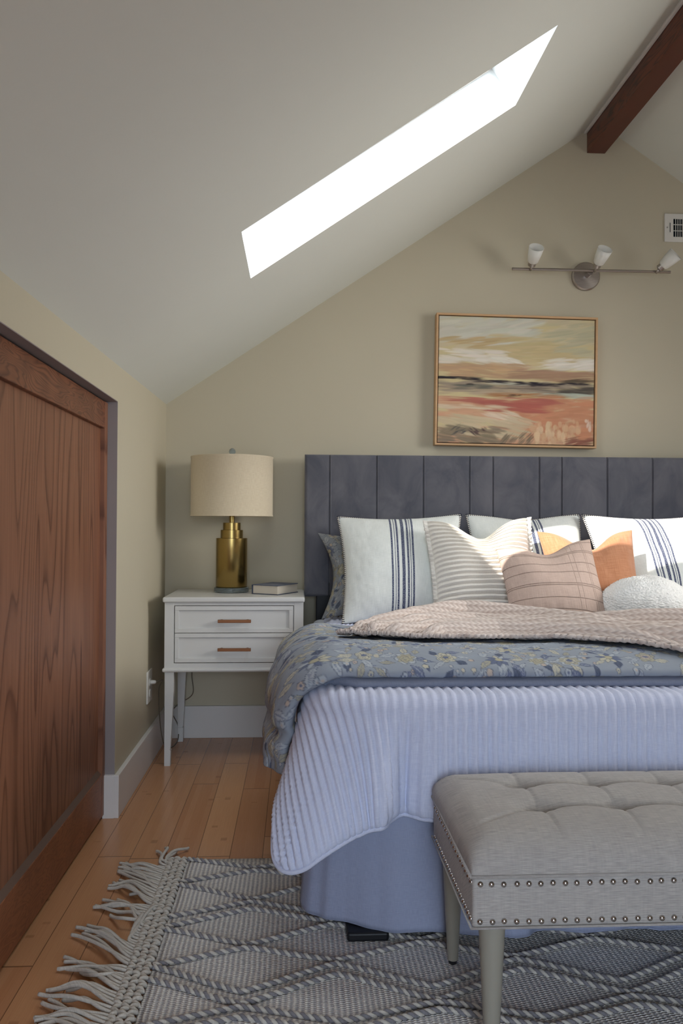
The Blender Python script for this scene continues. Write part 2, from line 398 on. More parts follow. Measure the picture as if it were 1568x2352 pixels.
w = MB().box((XR+.03, 1.7, .8), (XR+.08, 3.0, .84)).box((XR+.03, 1.7, 1.39), (XR+.08, 3.0, 1.43)).box((XR+.03, 1.7, .8), (XR+.08, 1.74, 1.43)).box((XR+.03, 2.96, .8), (XR+.08, 3.0, 1.43))
wo = struct(w.make('added_window_2', 'trim_paint')); mk('pane', [(XR+.05, 1.7, .8), (XR+.05, 3.0, .8), (XR+.05, 3.0, 1.43), (XR+.05, 1.7, 1.43)], [(0, 1, 2, 3)], 'glass_pane', wo)  # unseen window added in the right wall as a source of side light
# left wall: header above the closet and pier beside it (top follows the crease)
OY, OZ, XD = 2.672, 1.355, -.78
def wallpiece(y0, y1, z0a, thick):
    V = []
    for x in (XL, XL-thick):
        V += [(x, y0, z0a), (x, y1, z0a), (x, y1, zlow(y1)+.03), (x, y0, zlow(y0)+.03)]
    return V, [(0, 1, 2, 3), (7, 6, 5, 4), (0, 4, 5, 1), (1, 5, 6, 2), (2, 6, 7, 3), (3, 7, 4, 0)]
b = MB(); b.add(*wallpiece(OY, YB, 0, .12)); b.add(*wallpiece(YR, OY, OZ, .12)); b.add(*wallpiece(YR, -1.2, 0, .12))
struct(b.make('wall_left', 'wall_paint'))
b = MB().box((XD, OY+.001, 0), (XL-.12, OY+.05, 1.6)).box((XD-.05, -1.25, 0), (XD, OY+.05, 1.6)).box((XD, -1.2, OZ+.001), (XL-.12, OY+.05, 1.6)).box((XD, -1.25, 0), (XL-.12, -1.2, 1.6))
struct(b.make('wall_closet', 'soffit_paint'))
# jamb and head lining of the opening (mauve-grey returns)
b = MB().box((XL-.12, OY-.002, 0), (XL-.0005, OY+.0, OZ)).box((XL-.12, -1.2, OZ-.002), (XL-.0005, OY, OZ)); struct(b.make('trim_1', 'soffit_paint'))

# ceiling: left slope with the roof-window shaft
HX0, HX1, HY0, HY1 = -.157, .731, 2.225, 2.668
def zc(x, y):
    z0 = zlow(y); return z0 + (RZ-z0)*(x-XL)/(RX-XL)
xs = [XL-.1, XL, HX0, HX1, RX]; ys = [YR-.1, 0, 1, HY0, HY1, YB+.1]
nrm = Vector((-.677, 0, 1)).normalized(); T = .16
b = MB(); idx = {}
for i, x in enumerate(xs):
    for j, y in enumerate(ys): idx[i, j] = len(b.V); b.V.append((x, y, zc(x, y)))
for i in range(4):
    for j in range(5):
        if i == 2 and j == 3: continue
        b.F.append((idx[i, j], idx[i+1, j], idx[i+1, j+1], idx[i, j+1]))
# outer skin
n0 = len(b.V); V0 = list(b.V)
b.V += [tuple(Vector(v)+nrm*T) for v in V0]; b.F += [tuple(k+n0 for k in f[::-1]) for f in list(b.F)]
struct(b.make('ceiling', 'ceiling_paint'))
h = [Vector((x, y, zc(x, y))) for x, y in ((HX0, HY0), (HX1, HY0), (HX1, HY1), (HX0, HY1))]
ho = [p+nrm*T for p in h]
hi = h; bb = MB()
for k in range(4): bb.add([hi[k], hi[(k+1) % 4], ho[(k+1) % 4], ho[k]], [(0, 1, 2, 3)])
wo = struct(bb.make('window_1', 'shaft_white'), 'narrow roof window glowing white in the sloped ceiling')
mk('pane', [p - nrm*.02 for p in ho], [(0, 1, 2, 3)], 'glass_pane', wo)
fr = MB(); cc = sum(ho, Vector())/4
for k in range(4):
    p, q = ho[k], ho[(k+1) % 4]; pi2 = p+(cc-p)*.03; qi = q+(cc-q)*.03
    fr.add([p-nrm*.015, q-nrm*.015, qi-nrm*.015, pi2-nrm*.015, p+nrm*.04, q+nrm*.04, qi+nrm*.04, pi2+nrm*.04], [(0, 1, 2, 3), (4, 7, 6, 5), (3, 2, 6, 7), (0, 4, 5, 1)])
fr.make('window_frame', 'trim_paint', wo)
pc = sum(h, Vector())/4 + nrm*(T+.05)
lamp('AREA', 'roof_window_portal', pc, 1, (1, 1, 1), -nrm, 1.15, .5, portal=True).rotation_euler = Matrix((Vector((1, 0, .677)).normalized(), nrm.cross(Vector((1, 0, .677)).normalized()), nrm)).transposed().to_euler()
# right slope
b = MB(); sl = (ZR-RZ)/(XR-RX)
V = [(RX, YR-.1, RZ), (XR+.1, YR-.1, ZR+sl*.1), (XR+.1, YB+.1, ZR+sl*.1), (RX, YB+.1, RZ)]
n2 = Vector((-sl, 0, 1)).normalized()
b.add(V + [tuple(Vector(v)+n2*.16) for v in V], [(3, 2, 1, 0), (4, 5, 6, 7), (0, 1, 5, 4), (2, 3, 7, 6), (1, 2, 6, 5), (3, 0, 4, 7)])
struct(b.make('ceiling_right', 'ceiling_paint'))

# baseboards
struct(MB().box((XL+.016, YB-.015, 0), (XR, YB, .142), .002).make('baseboard_back', 'trim_paint'))
struct(MB().box((XL, OY-.014, 0), (XL+.016, YB, .138), .002).box((XL-.036, OY-.0145, 0), (XL+.001, OY-.0005, .138), .001).make('baseboard_left', 'trim_paint'))
struct(MB().box((XR-.016, YR, 0), (XR, YB, .142), .002).make('baseboard_right', 'trim_paint'))
# ridge beam and the white strip beside it
V = [(1.334, YR, 2.682), (1.418, YR, 2.682), (1.418, YR, 2.808), (1.389, YR, 2.82), (1.334, YR, 2.79)]
V, F = prism([(1.334, 2.682), (1.418, 2.682), (1.418, 2.803), (1.389, 2.818), (1.334, 2.786)], YR, YB-.001)
bo = struct(mk('trim_2', V, F, 'beam_wood'), 'dark stained ridge beam running along the ceiling peak')
mk('beam_underside', [(1.3345, YR, 2.6815), (1.4175, YR, 2.6815), (1.4175, YB-.002, 2.6815), (1.3345, YB-.002, 2.6815)], [(3, 2, 1, 0)], 'beam_underside', bo)
struct(MB().box((1.318, YR, 2.770), (1.334, YB-.001, 2.782), .004).make('trim_3', 'trim_paint'))

# ------------------------------------------------------------------ closet door
FX = -.62
d = thing('closet_door', 'reddish fir sliding closet door with figured top rail at the left', 'door', (FX-.02, 1.6, .01))
DY0, DY1 = .05, 2.668
MB().box((FX-.03, DY0, .012), (FX-.014, DY1-.03, 1.34)).make('panel', 'closet_fir', d)
MB().box((FX-.036, DY0, 1.262), (FX, DY1-.034, 1.348), .002).make('top_rail', 'rail_wood', d)
MB().box((FX-.036, DY1-.034, .012), (FX+.001, DY1, 1.349), .002).make('stile', 'closet_fir', d)
b = MB().box((FX-.036, DY0, .012), (FX, DY1-.034, .150), .002)
b.make('bottom_rail', 'plain_fir', d)
V = [(FX-.014, DY0, .163), (FX-.014, DY1-.036, .163), (FX-.001, DY1-.036, .149), (FX-.001, DY0, .149)]
o = mk('bevel', V, [(0, 3, 2, 1)], 'dust_bevel', d); o['label'] = 'worn pale grey bevel along the bottom rail'

# ------------------------------------------------------------------ rug
RZT = .012
r = thing('area_rug', 'grey and cream woven rug with raised diamond braids and fringed end', 'rug', (1.0, 1.45, 0))
gx = np.linspace(-.302, 2.3, 90); gy = np.linspace(.5, 2.296, 60); X, Y = np.meshgrid(gx, gy, indexing='ij')
Z = RZT + .0012*nz2(X, Y, 2.2, 3); P = np.stack([X, Y, Z], -1)
o = gridmesh('woven_field', P, 'rug_weave', r, thick=.010)
# braids: zigzag courses (y at the outer vertices, y at the inner vertices), spacing .195 m
courses = [(2.292, 2.228), (2.150, 2.212), (2.135, 2.040), (1.958, 2.026), (1.915, 1.990), (1.905, 1.822), (1.750, 1.812), (1.738, 1.644), (1.694, 1.598), (1.536, 1.592), (1.500, 1.560), (1.482, 1.405), (1.335, 1.395), (1.325, 1.22), (1.12, 1.21), (1.10, 1.0)]
def braid(path, r, pitch, two):
    """two twisted strands following the path"""
    P = np.array(path); seg = np.linalg.norm(np.diff(P, axis=0), axis=1); s = np.concatenate([[0], np.cumsum(seg)])
    n = int(s[-1]/(pitch/9)); q = np.linspace(0, s[-1], n)
    C = np.stack([np.interp(q, s, P[:, i]) for i in range(3)], 1); T_ = np.gradient(C, axis=0); T_ /= np.linalg.norm(T_, axis=1, keepdims=True)
    A = np.stack([-T_[:, 1], T_[:, 0], 0*T_[:, 0]], 1); B = np.array([[0, 0, 1.]])
    out = []
    for ph in (0, pi):
        a = 2*pi*q/pitch + ph
        out.append(C + A*(np.cos(a)*r*.75)[:, None] + B*(np.sin(a)*r*.55)[:, None])
    return out
k = 0
for (e, i) in courses:
    pts = []
    for v in range(0, 14):
        xx = -.300 + .195*v
        if xx > 2.3: break
        yy = e if v % 2 == 0 else i
        pts.append((xx, yy + random.uniform(-.004, .004), .0165))
    dense = [pts[0]]
    for a, bq in zip(pts[:-1], pts[1:]):
        for t in np.linspace(0, 1, 9)[1:]:
            tt = t*t*(3-2*t)*.22+t*.78
            dense.append((a[0]+(bq[0]-a[0])*t, a[1]+(bq[1]-a[1])*tt, .0165))
    s1_, s2_ = braid(dense, .0046, .0240, True)
    root = MB().tube([tuple(p) for p in s1_], .0037, 7).make('braid', 'rug_yarn', r, True)
    MB().tube([tuple(p) for p in s2_], .0037, 7).make('dark_strand', 'rug_dark_yarn', root, True)
# knotted heading along the left end
hd = MB(); yy = 2.290; j = 0
while yy > .52:
    for cidx in range(3):
        x0 = -.302 - cidx*.017; sx = .012
        z0 = .012 + random.uniform(-.001, .002)
        p = []
        sg = 1 if (j+cidx) % 2 else -1
        for t in np.linspace(0, 1, 6):
            p.append((x0 - .019*t + .002*random.uniform(-1, 1), yy + sg*.008*(t-.5)*2, z0+.0055*sin(pi*t)))
        hd.tube(p, [.0035, .0052, .0058, .0058, .0052, .0035], 6)
    yy -= .0115; j += 1
hd.make('knotted_heading', 'rug_yarn', r, True)
# fringe: single tassel cords, bunched as they fall
rnd = random.Random(11); bunches = []
tips = [(-.40, 2.385), (-.486, 2.305), (-.488, 2.19), (-.503, 2.08), (-.375, 2.03), (-.512, 1.965), (-.505, 1.80), (-.512, 1.69), (-.50, 1.59), (-.52, 1.48), (-.5, 1.36)]
roots = np.linspace(2.283, 1.30, 84); N = len(roots); K = len(tips)
for i, y0 in enumerate(roots):
    bi = int(i/N*K); tx, ty = tips[bi]; q = (i % 8)
    if bi == 0 and i > 3: tx, ty = -.486, 2.305
    ln = (abs(tx+.352))*rnd.uniform(.82, 1.02) 
    ex = -.352 - ln; ey = ty + rnd.uniform(-.024, .024) + .25*(y0-ty)
    if rnd.random() < .16: ey += rnd.uniform(-.06, .05); ex += .05
    w = rnd.uniform(-.03, .03)
    if bi == 0 and i == 0: ex, ey = -.312, 2.392
    if bi == 0 and i == 1: ex, ey = -.379, 2.395
    P_ = catmull([(-.345, y0, .013), (-.372 if ex < -.35 else -.36, y0*.9+ey*.1 + .2*w, .020), ((-.352*.45+ex*.55) if ex < -.35 else -.345, y0*.4+ey*.6+w, .012+rnd.uniform(0, .012)), (ex*.85-.352*.15, y0*.1+ey*.9 + w*.4, .009), (ex, ey, .0065)], 22)
    rr = .0041
    MB().tube([tuple(p) for p in P_], rr, 7).make('fringe_cord', 'rug_yarn', r, True)

# ------------------------------------------------------------------ nightstand
n = thing('nightstand', 'white two-drawer nightstand with copper handles beside the bed', 'nightstand', (-.243, 3.41, 0))
nx0, nx1, ny0, ny1 = -.520, .0275, 3.217, 3.60
b = MB().box((nx0, ny0, .383), (nx0+.038, ny1, .646), .002).box((nx1-.038, ny0, .383), (nx1, ny1, .646), .002)
b.box((nx0+.03, ny0+.0005, .631), (nx1-.03, ny1, .645), .001).box((nx0+.03, ny0+.0005, .383), (nx1-.03, ny1, .404), .001).box((nx0+.03, ny1-.015, .39), (nx1-.03, ny1, .64))
b.box((nx0+.03, ny0+.03, .395), (nx1-.03, ny1-.01, .635))
b.make('case', 'white_lacquer', n)
MB().box((nx0-.006, ny0-.012, .644), (nx1+.005, ny1+.006, .665), .006, 3).make('top', 'white_lacquer', n)
MB().box((nx0-.007, ny0-.010, .369), (nx1+.005, ny1+.004, .385), .007, 4).make('moulding', 'white_lacquer', n)
dx0, dx1 = nx0+.0405, nx1-.0405
for (z0, z1, hz) in ((.5235, .6290, .571), (.4065, .5215, .459)):
    b = MB().box((dx0, ny0+.006, z0), (dx1, ny0+.028, z1))
    t = .0165
    b.box((dx0, ny0-.001, z0), (dx1, ny0+.008, z0+t), .0012).box((dx0, ny0-.001, z1-t), (dx1, ny0+.008, z1), .0012).box((dx0, ny0-.001, z0+t), (dx0+t, ny0+.008, z1-t), .0012).box((dx1-t, ny0-.001, z0+t), (dx1, ny0+.008, z1-t), .0012)
    dr = b.make('drawer', 'white_lacquer', n)
    hb = MB().box((-.309, ny0-.024, hz-.006), (-.179, ny0-.014, hz+.006), .0012).box((-.299, ny0-.018, hz-.005), (-.291, ny0+.007, hz+.005)).box((-.197, ny0-.018, hz-.005), (-.189, ny0+.007, hz+.005))
    hb.make('handle', 'copper_handle', dr)['label'] = 'copper bar handle'
for (a, yy) in ((nx0+.003, ny0+.002), (nx1-.041, ny0+.002), (nx0+.003, ny1-.04), (nx1-.041, ny1-.04)):
    b = MB()
    V = []
    for z, w0 in ((.372, .036), (.20, .033), (.066, .0245)):
        pass
    # leg tapers towards the outer corner, with a short block foot
    ox = a if a < -.3 else a+.038; sg = 1 if a < -.3 else -1
    oy = yy if yy < 3.4 else yy+.038; sy = 1 if yy < 3.4 else -1
    rings = [(.372, .0355), (.30, .0355), (.066, .0235), (.0655, .0215), (.062, .0215), (.0615, .0245), (.0, .0235)]
    for z, w0 in rings: V += [(ox, oy, z), (ox+sg*w0, oy, z), (ox+sg*w0, oy+sy*w0, z), (ox, oy+sy*w0, z)]
    F = [(0, 1, 2, 3), (27, 26, 25, 24)]
    for i in range(6):
        for k in range(4): F.append((4*i+k, 4*i+4+k, 4*i+4+(k+1) % 4, 4*i+(k+1) % 4))
    b.add(V, F); o = b.make('leg', 'white_lacquer', n)
    bm = bmesh.new(); bm.from_mesh(o.data); bmesh.ops.recalc_face_normals(bm, faces=bm.faces[:]); bm.to_mesh(o.data); bm.free()

# ------------------------------------------------------------------ table lamp
lx, ly, lz = -.277, 3.455, .665
t = thing('table_lamp', 'brushed brass table lamp with cream drum shade on the white nightstand', 'lamp', (lx, ly, lz))
MB().lathe([(.070, 0), (.0735, .002), (.0735, .018), (.071, .0205)], (lx, ly, lz+.0005), 40).make('acrylic_base', 'acrylic', t, 'auto')
MB().lathe([(.0655, .021), (.0662, .022), (.0662, .2285), (.064, .2295), (.0475, .2295), (.0475, .263), (.046, .264), (.0375, .264), (.0375, .294), (.036, .295), (.011, .295), (.011, .345)], (lx, ly, lz), 64).make('body', 'brushed_brass', t, 'auto')
MB().lathe([(.011, .345), (.011, .40), (.016, .401), (.016, .46), (.003, .462), (.003, .585)], (lx, ly, lz), 24).make('socket_rod', 'brushed_brass', t, 'auto')
hs0, hs1, rs = .322, .574, .1735
pr_ = [(rs+.0015, hs0), (rs+.0015, hs0+.004), (rs, hs0+.006), (rs, hs1-.006), (rs+.0015, hs1-.004), (rs+.0015, hs1), (rs-.002, hs1), (rs-.002, hs0), (rs+.0015, hs0)]
nn_ = 96; P = np.array([[(lx+rr*cos(2*pi*k/nn_), ly+rr*sin(2*pi*k/nn_), lz+hh_) for rr, hh_ in pr_] for k in range(nn_+1)])
uv = np.array([[(2*pi*k/nn_*rs, hh_) for rr, hh_ in pr_] for k in range(nn_+1)])
sh = gridmesh('lamp_shade', P, 'shade_linen', t, uv=uv); autosmooth(sh, 60)
sp = MB()
for k in range(3):
    a = 2*pi*k/3+.4; sp.tube([(lx, ly, lz+.566), (lx+(rs-.001)*cos(a), ly+(rs-.001)*sin(a), lz+.566)], .0015, 6)
sp.make('spider', 'brushed_brass', t, True)
MB().lathe([(.004, .583), (.006, .587), (.0125, .590), (.0145, .597), (.012, .606), (.006, .611), (.0, .6125)], (lx, ly, lz), 24).make('finial', 'acrylic', t, True)
P_ = catmull([(lx, ly+.05, lz+.003), (-.30, 3.612, .655), (-.42, 3.624, .45), (-.462, 3.624, .30), (-.458, 3.622, .20), (-.52, 3.618, .155), (-.545, 3.605, .12), (-.52, 3.61, .06), (-.512, 3.53, .012), (-.545, 3.45, .008), (-.561, 3.40, .10), (-.560, 3.34, .27), (-.535, 3.285, .325), (-.558, 3.262, .322)], 90)
cd = MB().tube([tuple(p) for p in P_], .0022, 6).make('cord', 'clear_cord', t, True)
MB().lathe([(.004, 0), (.0075, .004), (.0085, .018), (.0085, .024)], (-.558, 3.262, .322), 12, axis=(-1, 0, 0)).make('plug', 'plastic_white', cd, True)

o = thing('wall_outlet', 'white wall outlet on the left wall beside the nightstand', 'outlet', (XL, 3.262, .245))
MB().box((XL, 3.212, .243), (XL+.006, 3.310, .370), .002).make('cover_plate', 'plastic_white', o)
for zz in (.278, .322):
    s_ = MB().lathe([(.016, 0), (.016, .002), (.014, .0025)], (XL+.006, 3.262, zz), 20, axis=(1, 0, 0)).make('socket', 'plastic_white', o, 'auto')

# book
bk = thing('book', 'navy cloth hardcover book lying on the nightstand by the lamp', 'book', (-.085, 3.40, .6655))
def rot(pts, c, a): return [(c[0]+(x-c[0])*cos(a)-(y-c[1])*sin(a), c[1]+(x-c[0])*sin(a)+(y-c[1])*cos(a), z) for x, y, z in pts]
def rbox(a, b, bev, ang, c):
    m_ = MB().box(a, b, bev); m_.V = rot(m_.V, c, ang); return m_
bc = (-.089, 3.393); ang = radians(-30)
x0, x1, y0, y1 = bc[0]-.0625, bc[0]+.0625, bc[1]-.0825, bc[1]+.0825
rbox((x0+.004, y0+.003, .6685), (x1-.004, y1-.002, .7015), 0, ang, bc).make('pages', 'page_paper', bk)
rbox((x0, y0, .6655), (x1, y1, .6685), .0008, ang, bc).make('cover', 'navy_cloth', bk)
rbox((x0, y0, .7015), (x1, y1, .7045), .0008, ang, bc).make('cover', 'navy_cloth', bk)
rbox((x0-.002, y0, .6655), (x0+.002, y1, .7045), .0008, ang, bc).make('spine', 'navy_cloth', bk)

# ------------------------------------------------------------------ bed
ZT = .560; BX0, BX1, BY0, BY1 = .035, 1.925, 1.855, 3.48
bed = thing('bed', 'wide bed with slate grey channelled velvet headboard', 'bed', (.98, 2.7, 0))
# headboard with vertical channels
hx0, hx1, hz0, hz1, hy = .033, 1.925, .640, 1.259, 3.500
seams = [.141, .347, .552, .757, .861, 1.068, 1.169, 1.374, 1.580, 1.785]
uu = np.unique(np.concatenate([np.linspace(hx0, hx1, 260)] + [s_+np.linspace(-.012, .012, 25) for s_ in seams]+[hx0+np.linspace(0, .02, 12), hx1-np.linspace(0, .02, 12)]))
vv_ = np.unique(np.concatenate([np.linspace(hz0, hz1, 40), hz0+np.linspace(0, .02, 10), hz1-np.linspace(0, .02, 10)]))
X, Z = np.meshgrid(uu, vv_, indexing='ij'); D = np.zeros_like(X)
for s_ in seams:
    D += .0055*np.exp(-((X-s_)/.0024)**2) + .0035*np.exp(-np.abs(X-s_)/.012)
    D -= .0025*np.exp(-((X-s_-.0048)/.0018)**2)
e = np.minimum(np.minimum(X-hx0, hx1-X), np.minimum(Z-hz0, hz1-Z)); rr = .014
D += np.where(e < rr, rr-np.sqrt(np.maximum(rr**2-(rr-e)**2, 0)), 0) + .0015*nz2(X, Z, 2.5, 9)*sm(e, 0, .03)
P = np.stack([X, hy+D, Z], -1); hbP = gridmesh('headboard', P, 'headboard_velvet', bed, uv=np.stack([X, Z], -1))
bm = bmesh.new(); bm.from_mesh(hbP.data); be = [e_ for e_ in bm.edges if e_.is_boundary]
rt = bmesh.ops.extrude_edge_only(bm, edges=be); nv = [v_ for v_ in rt['geom'] if isinstance(v_, bmesh.types.BMVert)]
for v_ in nv: v_.co.y = 3.575 - WL[bed.name][1]
bmesh.ops.contextual_create(bm, geom=[e_ for e_ in bm.edges if e_.is_boundary]); bmesh.ops.recalc_face_normals(bm, faces=bm.faces[:])
for f_ in bm.faces: f_.smooth = True
bm.to_mesh(hbP.data); bm.free()
for x0 in (.085, 1.80): MB().box((x0, 3.505, 0), (x0+.075, 3.55, .70), .003).make('headboard_post', 'black_metal', bed)
MB().box((BX0+.04, BY0+.06, .05), (BX1-.03, BY1, .30), .02).make('box_base', 'mattress_cloth', bed)
MB().box((BX0+.03, BY0+.04, .30), (BX1-.03, BY1, ZT-.012), .035, 4).make('mattress', 'mattress_cloth', bed)
for (x0, y0) in ((.118, 1.826), (1.75, 1.826), (.115, 3.3), (1.75, 3.3)): MB().box((x0, y0, .0125), (x0+.095, y0+.12, .034), .006, 3).make('bed_foot', 'black_metal', bed)

# bed skirt (gathered drape)
top = [(.065, 3.46), (.065, 3.0), (.065, 2.5), (.065, 2.1), (.068, 1.95), (.10, 1.875), (.18, 1.862), (.32, 1.862), (.493, 1.862), (.56, 1.862), (.81, 1.862), (1.2, 1.862), (1.6, 1.862), (1.88, 1.862), (1.90, 2.0), (1.90, 3.46)]
bot = [(.04, 3.46), (.03, 3.0), (.025, 2.5), (.018, 2.1), (.010, 1.965), (.075, 1.897), (.182, 1.838), (.330, 1.815), (.493, 1.772), (.565, 1.806), (.81, 1.795), (1.2, 1.80), (1.6, 1.79), (1.91, 1.80), (1.94, 2.0), (1.93, 3.46)]
NU = 520; A = catmull(top, NU); B_ = catmull(bot, NU); tt = np.linspace(0, 1, 46)
P = np.zeros((NU, 46, 3)); sarc = np.concatenate([[0], np.cumsum(np.linalg.norm(np.diff(B_, axis=0), axis=1))])
dT = np.gradient(B_, axis=0); dT /= np.linalg.norm(dT, axis=1, keepdims=True)+1e-9; Nn = np.stack([dT[:, 1], -dT[:, 0]], 1)
fold = .010*nz2(sarc, 0*sarc, 4.0, 21) + .004*nz2(sarc, 0*sarc, 14., 22)
for k_, q in enumerate(tt):
    w = q**.8; xy = A*(1-w)+B_*w - Nn*(fold*(q**.7)*.7)[:, None]*-1
    z = .50 - (.50-.040)*q - .010*(q**4)*nz2(sarc, 0*sarc, 2.5, 5) 
    P[:, k_, 0] = xy[:, 0]; P[:, k_, 1] = xy[:, 1]; P[:, k_, 2] = z
uvs = np.stack(np.broadcast_arrays(sarc[:, None], tt[None]*.46), -1)
o = gridmesh('bed_skirt', P, 'skirt_cotton', None, uv=uvs, thick=.002, loc=(.98, 2.65, .02))
tag(o, 'pale plain bed skirt hanging to the rug under the quilt', 'bed skirt')
hem = MB().tube([tuple(p) for p in P[::3, -1]], .0022, 5).make('hem', 'skirt_cotton', o, True)

# ------------------------------------------------------------------ quilt
def quilt_pt(a, b_, yf=1.838, xl=.070, Rc=.135, zt=ZT+.004):
    """a: distance beyond left edge, b: beyond foot edge (negative = on top)"""
    a2 = a+Rc; b2 = b_+Rc
    ap = np.maximum(a2, 0); bp = np.maximum(b2, 0); r_ = np.hypot(ap, bp) - Rc; d_ = np.maximum(r_, 0)
    phi = np.arctan2(ap, bp+1e-9); corner = (ap > 0)*(bp > 0)*np.sin(2*phi)
    R = .035 + .015*np.sin(phi)**2; th = np.minimum(d_/R, pi/2*.97); out = R*np.sin(th); dn = R*(1-np.cos(th)); rest = np.maximum(d_-R*pi/2*.97, 0)
    sl = .03 + .33*corner**1.1 + .12*np.sin(phi)*(corner > 0)
    out = out + rest*np.sin(sl); dn = dn + rest*np.cos(sl)
    inr = np.minimum(r_, 0)+Rc   # radius inside the core corner
    rad = np.where(r_ > 0, Rc, np.hypot(ap, bp))
    ux = np.sin(phi)*(np.hypot(ap, bp) > 1e-9); uy = np.cos(phi)*(np.hypot(ap, bp) > 1e-9)
    x_ = (xl+Rc) - np.minimum(a2, 0) - ux*(rad+out); y_ = (yf+Rc) - np.minimum(b2, 0) - uy*(rad+out)
    return x_, y_, zt - dn, corner, rest
sa = np.arange(-.285, 1.90, .0056)   # x measured from left edge, negative = hanging
sb = np.arange(-.288, 1.56, .0075)
A, B_ = np.meshgrid(-sa, -sb, indexing='ij')
# round the sheet corner
cr = .13; ca, cb = .285-cr, .288-cr
aa = A-ca; bb_ = B_-cb; ins = (aa > 0)*(bb_ > 0); rr = np.hypot(aa, bb_); mxx = np.maximum(aa, bb_); k_ = np.where(ins, mxx/np.maximum(rr, 1e-9), 1)
A2 = np.where(ins, ca+aa*k_, A); B2 = np.where(ins, cb+bb_*k_, B_)
x_, y_, z_, cor, rest = quilt_pt(A2, B2)
# small waves in the drop
y_ = y_ - .010*np.clip(rest, 0, 1)/.25*nz2(x_, 0*x_, 1.6, 31)*(A2 < 0); z_ = z_ + .003*nz2(x_, y_, 1.8, 8)
x_ = x_ + sm(y_, 2.9, 3.2)*.085*sm(A2, -.25, 0)
# pinch fold between the flap and the front
fx = np.exp(-((A2+.175)/.030)**2)*np.clip(rest/.2, 0, 1); y_ = y_ + .042*fx
fx2 = np.exp(-((A2+.10)/.04)**2)*np.clip(rest/.2, 0, 1); y_ = y_ - .024*fx2
P = np.stack([x_, y_, z_], -1)
ribs = (.0075+.0045*sm(rest, 0, .03))*np.abs(np.sin(pi*A2/.0228))**.7 + (.0014+.0022*sm(rest, .02, .2))*np.abs(np.sin(pi*B2/.017))
edge = sm(np.minimum(np.minimum(A+.0+.285*0-(-9), 9), .285-A), 0, .012)*sm(.288-B_, 0, .012)
Pq = P
o = gridmesh('quilt', P, 'quilt_cotton', None, uv=np.stack([-A2, -B2], -1), disp=-(ribs*edge)*-1, thick=0, loc=(.98, 2.6, ZT))
o.modifiers.new('cloth_thickness', 'SOLIDIFY').thickness = .006; o.modifiers[-1].offset = -1
tag(o, 'pale lavender white channel-quilted coverlet draped over the foot of the bed', 'quilt')
hp = [tuple(p) for p in P[:, 0][::-1]] + [tuple(p) for p in P[0, :]]
MB().tube(hp[::2], .0055, 7).make('binding', 'quilt_cotton', o, True)

# ------------------------------------------------------------------ print painter
class Canvas:
    def __init__(s, w, h, res, base): s.res = res; s.w = int(w/res); s.h = int(h/res); s.a = np.ones((s.w, s.h, 3))*np.array(base)
    def blob(s, cx, cy, rx, ry, ang, col, edge=None, lw=.0022, petals=0, amp=.2, ph=0, tip=0., vein=None, alpha=1.):
        R_ = max(rx, ry)*1.5; i0, i1 = int((cx-R_)/s.res), int((cx+R_)/s.res)+1; j0, j1 = int((cy-R_)/s.res), int((cy+R_)/s.res)+1
        i0, j0 = max(i0, 0), max(j0, 0); i1, j1 = min(i1, s.w), min(j1, s.h)
        if i1 <= i0 or j1 <= j0: return
        X, Y = np.meshgrid((np.arange(i0, i1)+.5)*s.res-cx, (np.arange(j0, j1)+.5)*s.res-cy, indexing='ij')
        u = X*cos(ang)+Y*sin(ang); v = -X*sin(ang)+Y*cos(ang)
        if tip: v = v/np.maximum(1-tip*np.abs(u/rx)**1.5, .12)
        rho = np.hypot(u/rx, v/ry)
        if petals: rho = rho/(1+amp*np.abs(np.sin(petals*np.arctan2(v/ry, u/rx)/2+ph)) - amp*.5)
        sub = s.a[i0:i1, j0:j1]
        f = np.clip((1-rho)*min(rx, ry)/s.res+.5, 0, 1)[..., None]*alpha
        if edge is not None:
            lwf = lw/min(rx, ry); g_ = np.clip(1-np.abs(rho-1)/lwf, 0, 1)[..., None]
        sub[:] = sub*(1-f)+np.array(col)*f
        if vein is not None:
            m_ = np.clip(1-np.abs(v)/(.6*s.res+.0006), 0, 1)*(rho < .9); m2 = (np.abs(np.sin((u+np.abs(v)*1.2)*2*pi/(ry*.9))) < .30)*(rho < .92)*.6
            mm = np.maximum(m_, m2)[..., None]; sub[:] = sub*(1-mm*.8)+np.array(vein)*mm*.8
        if edge is not None: sub[:] = sub*(1-g_*.85)+np.array(edge)*g_*.85
    def line(s, pts, r_, col):
        for p in catmull(pts, 40): s.blob(p[0], p[1], r_, r_, 0, col)
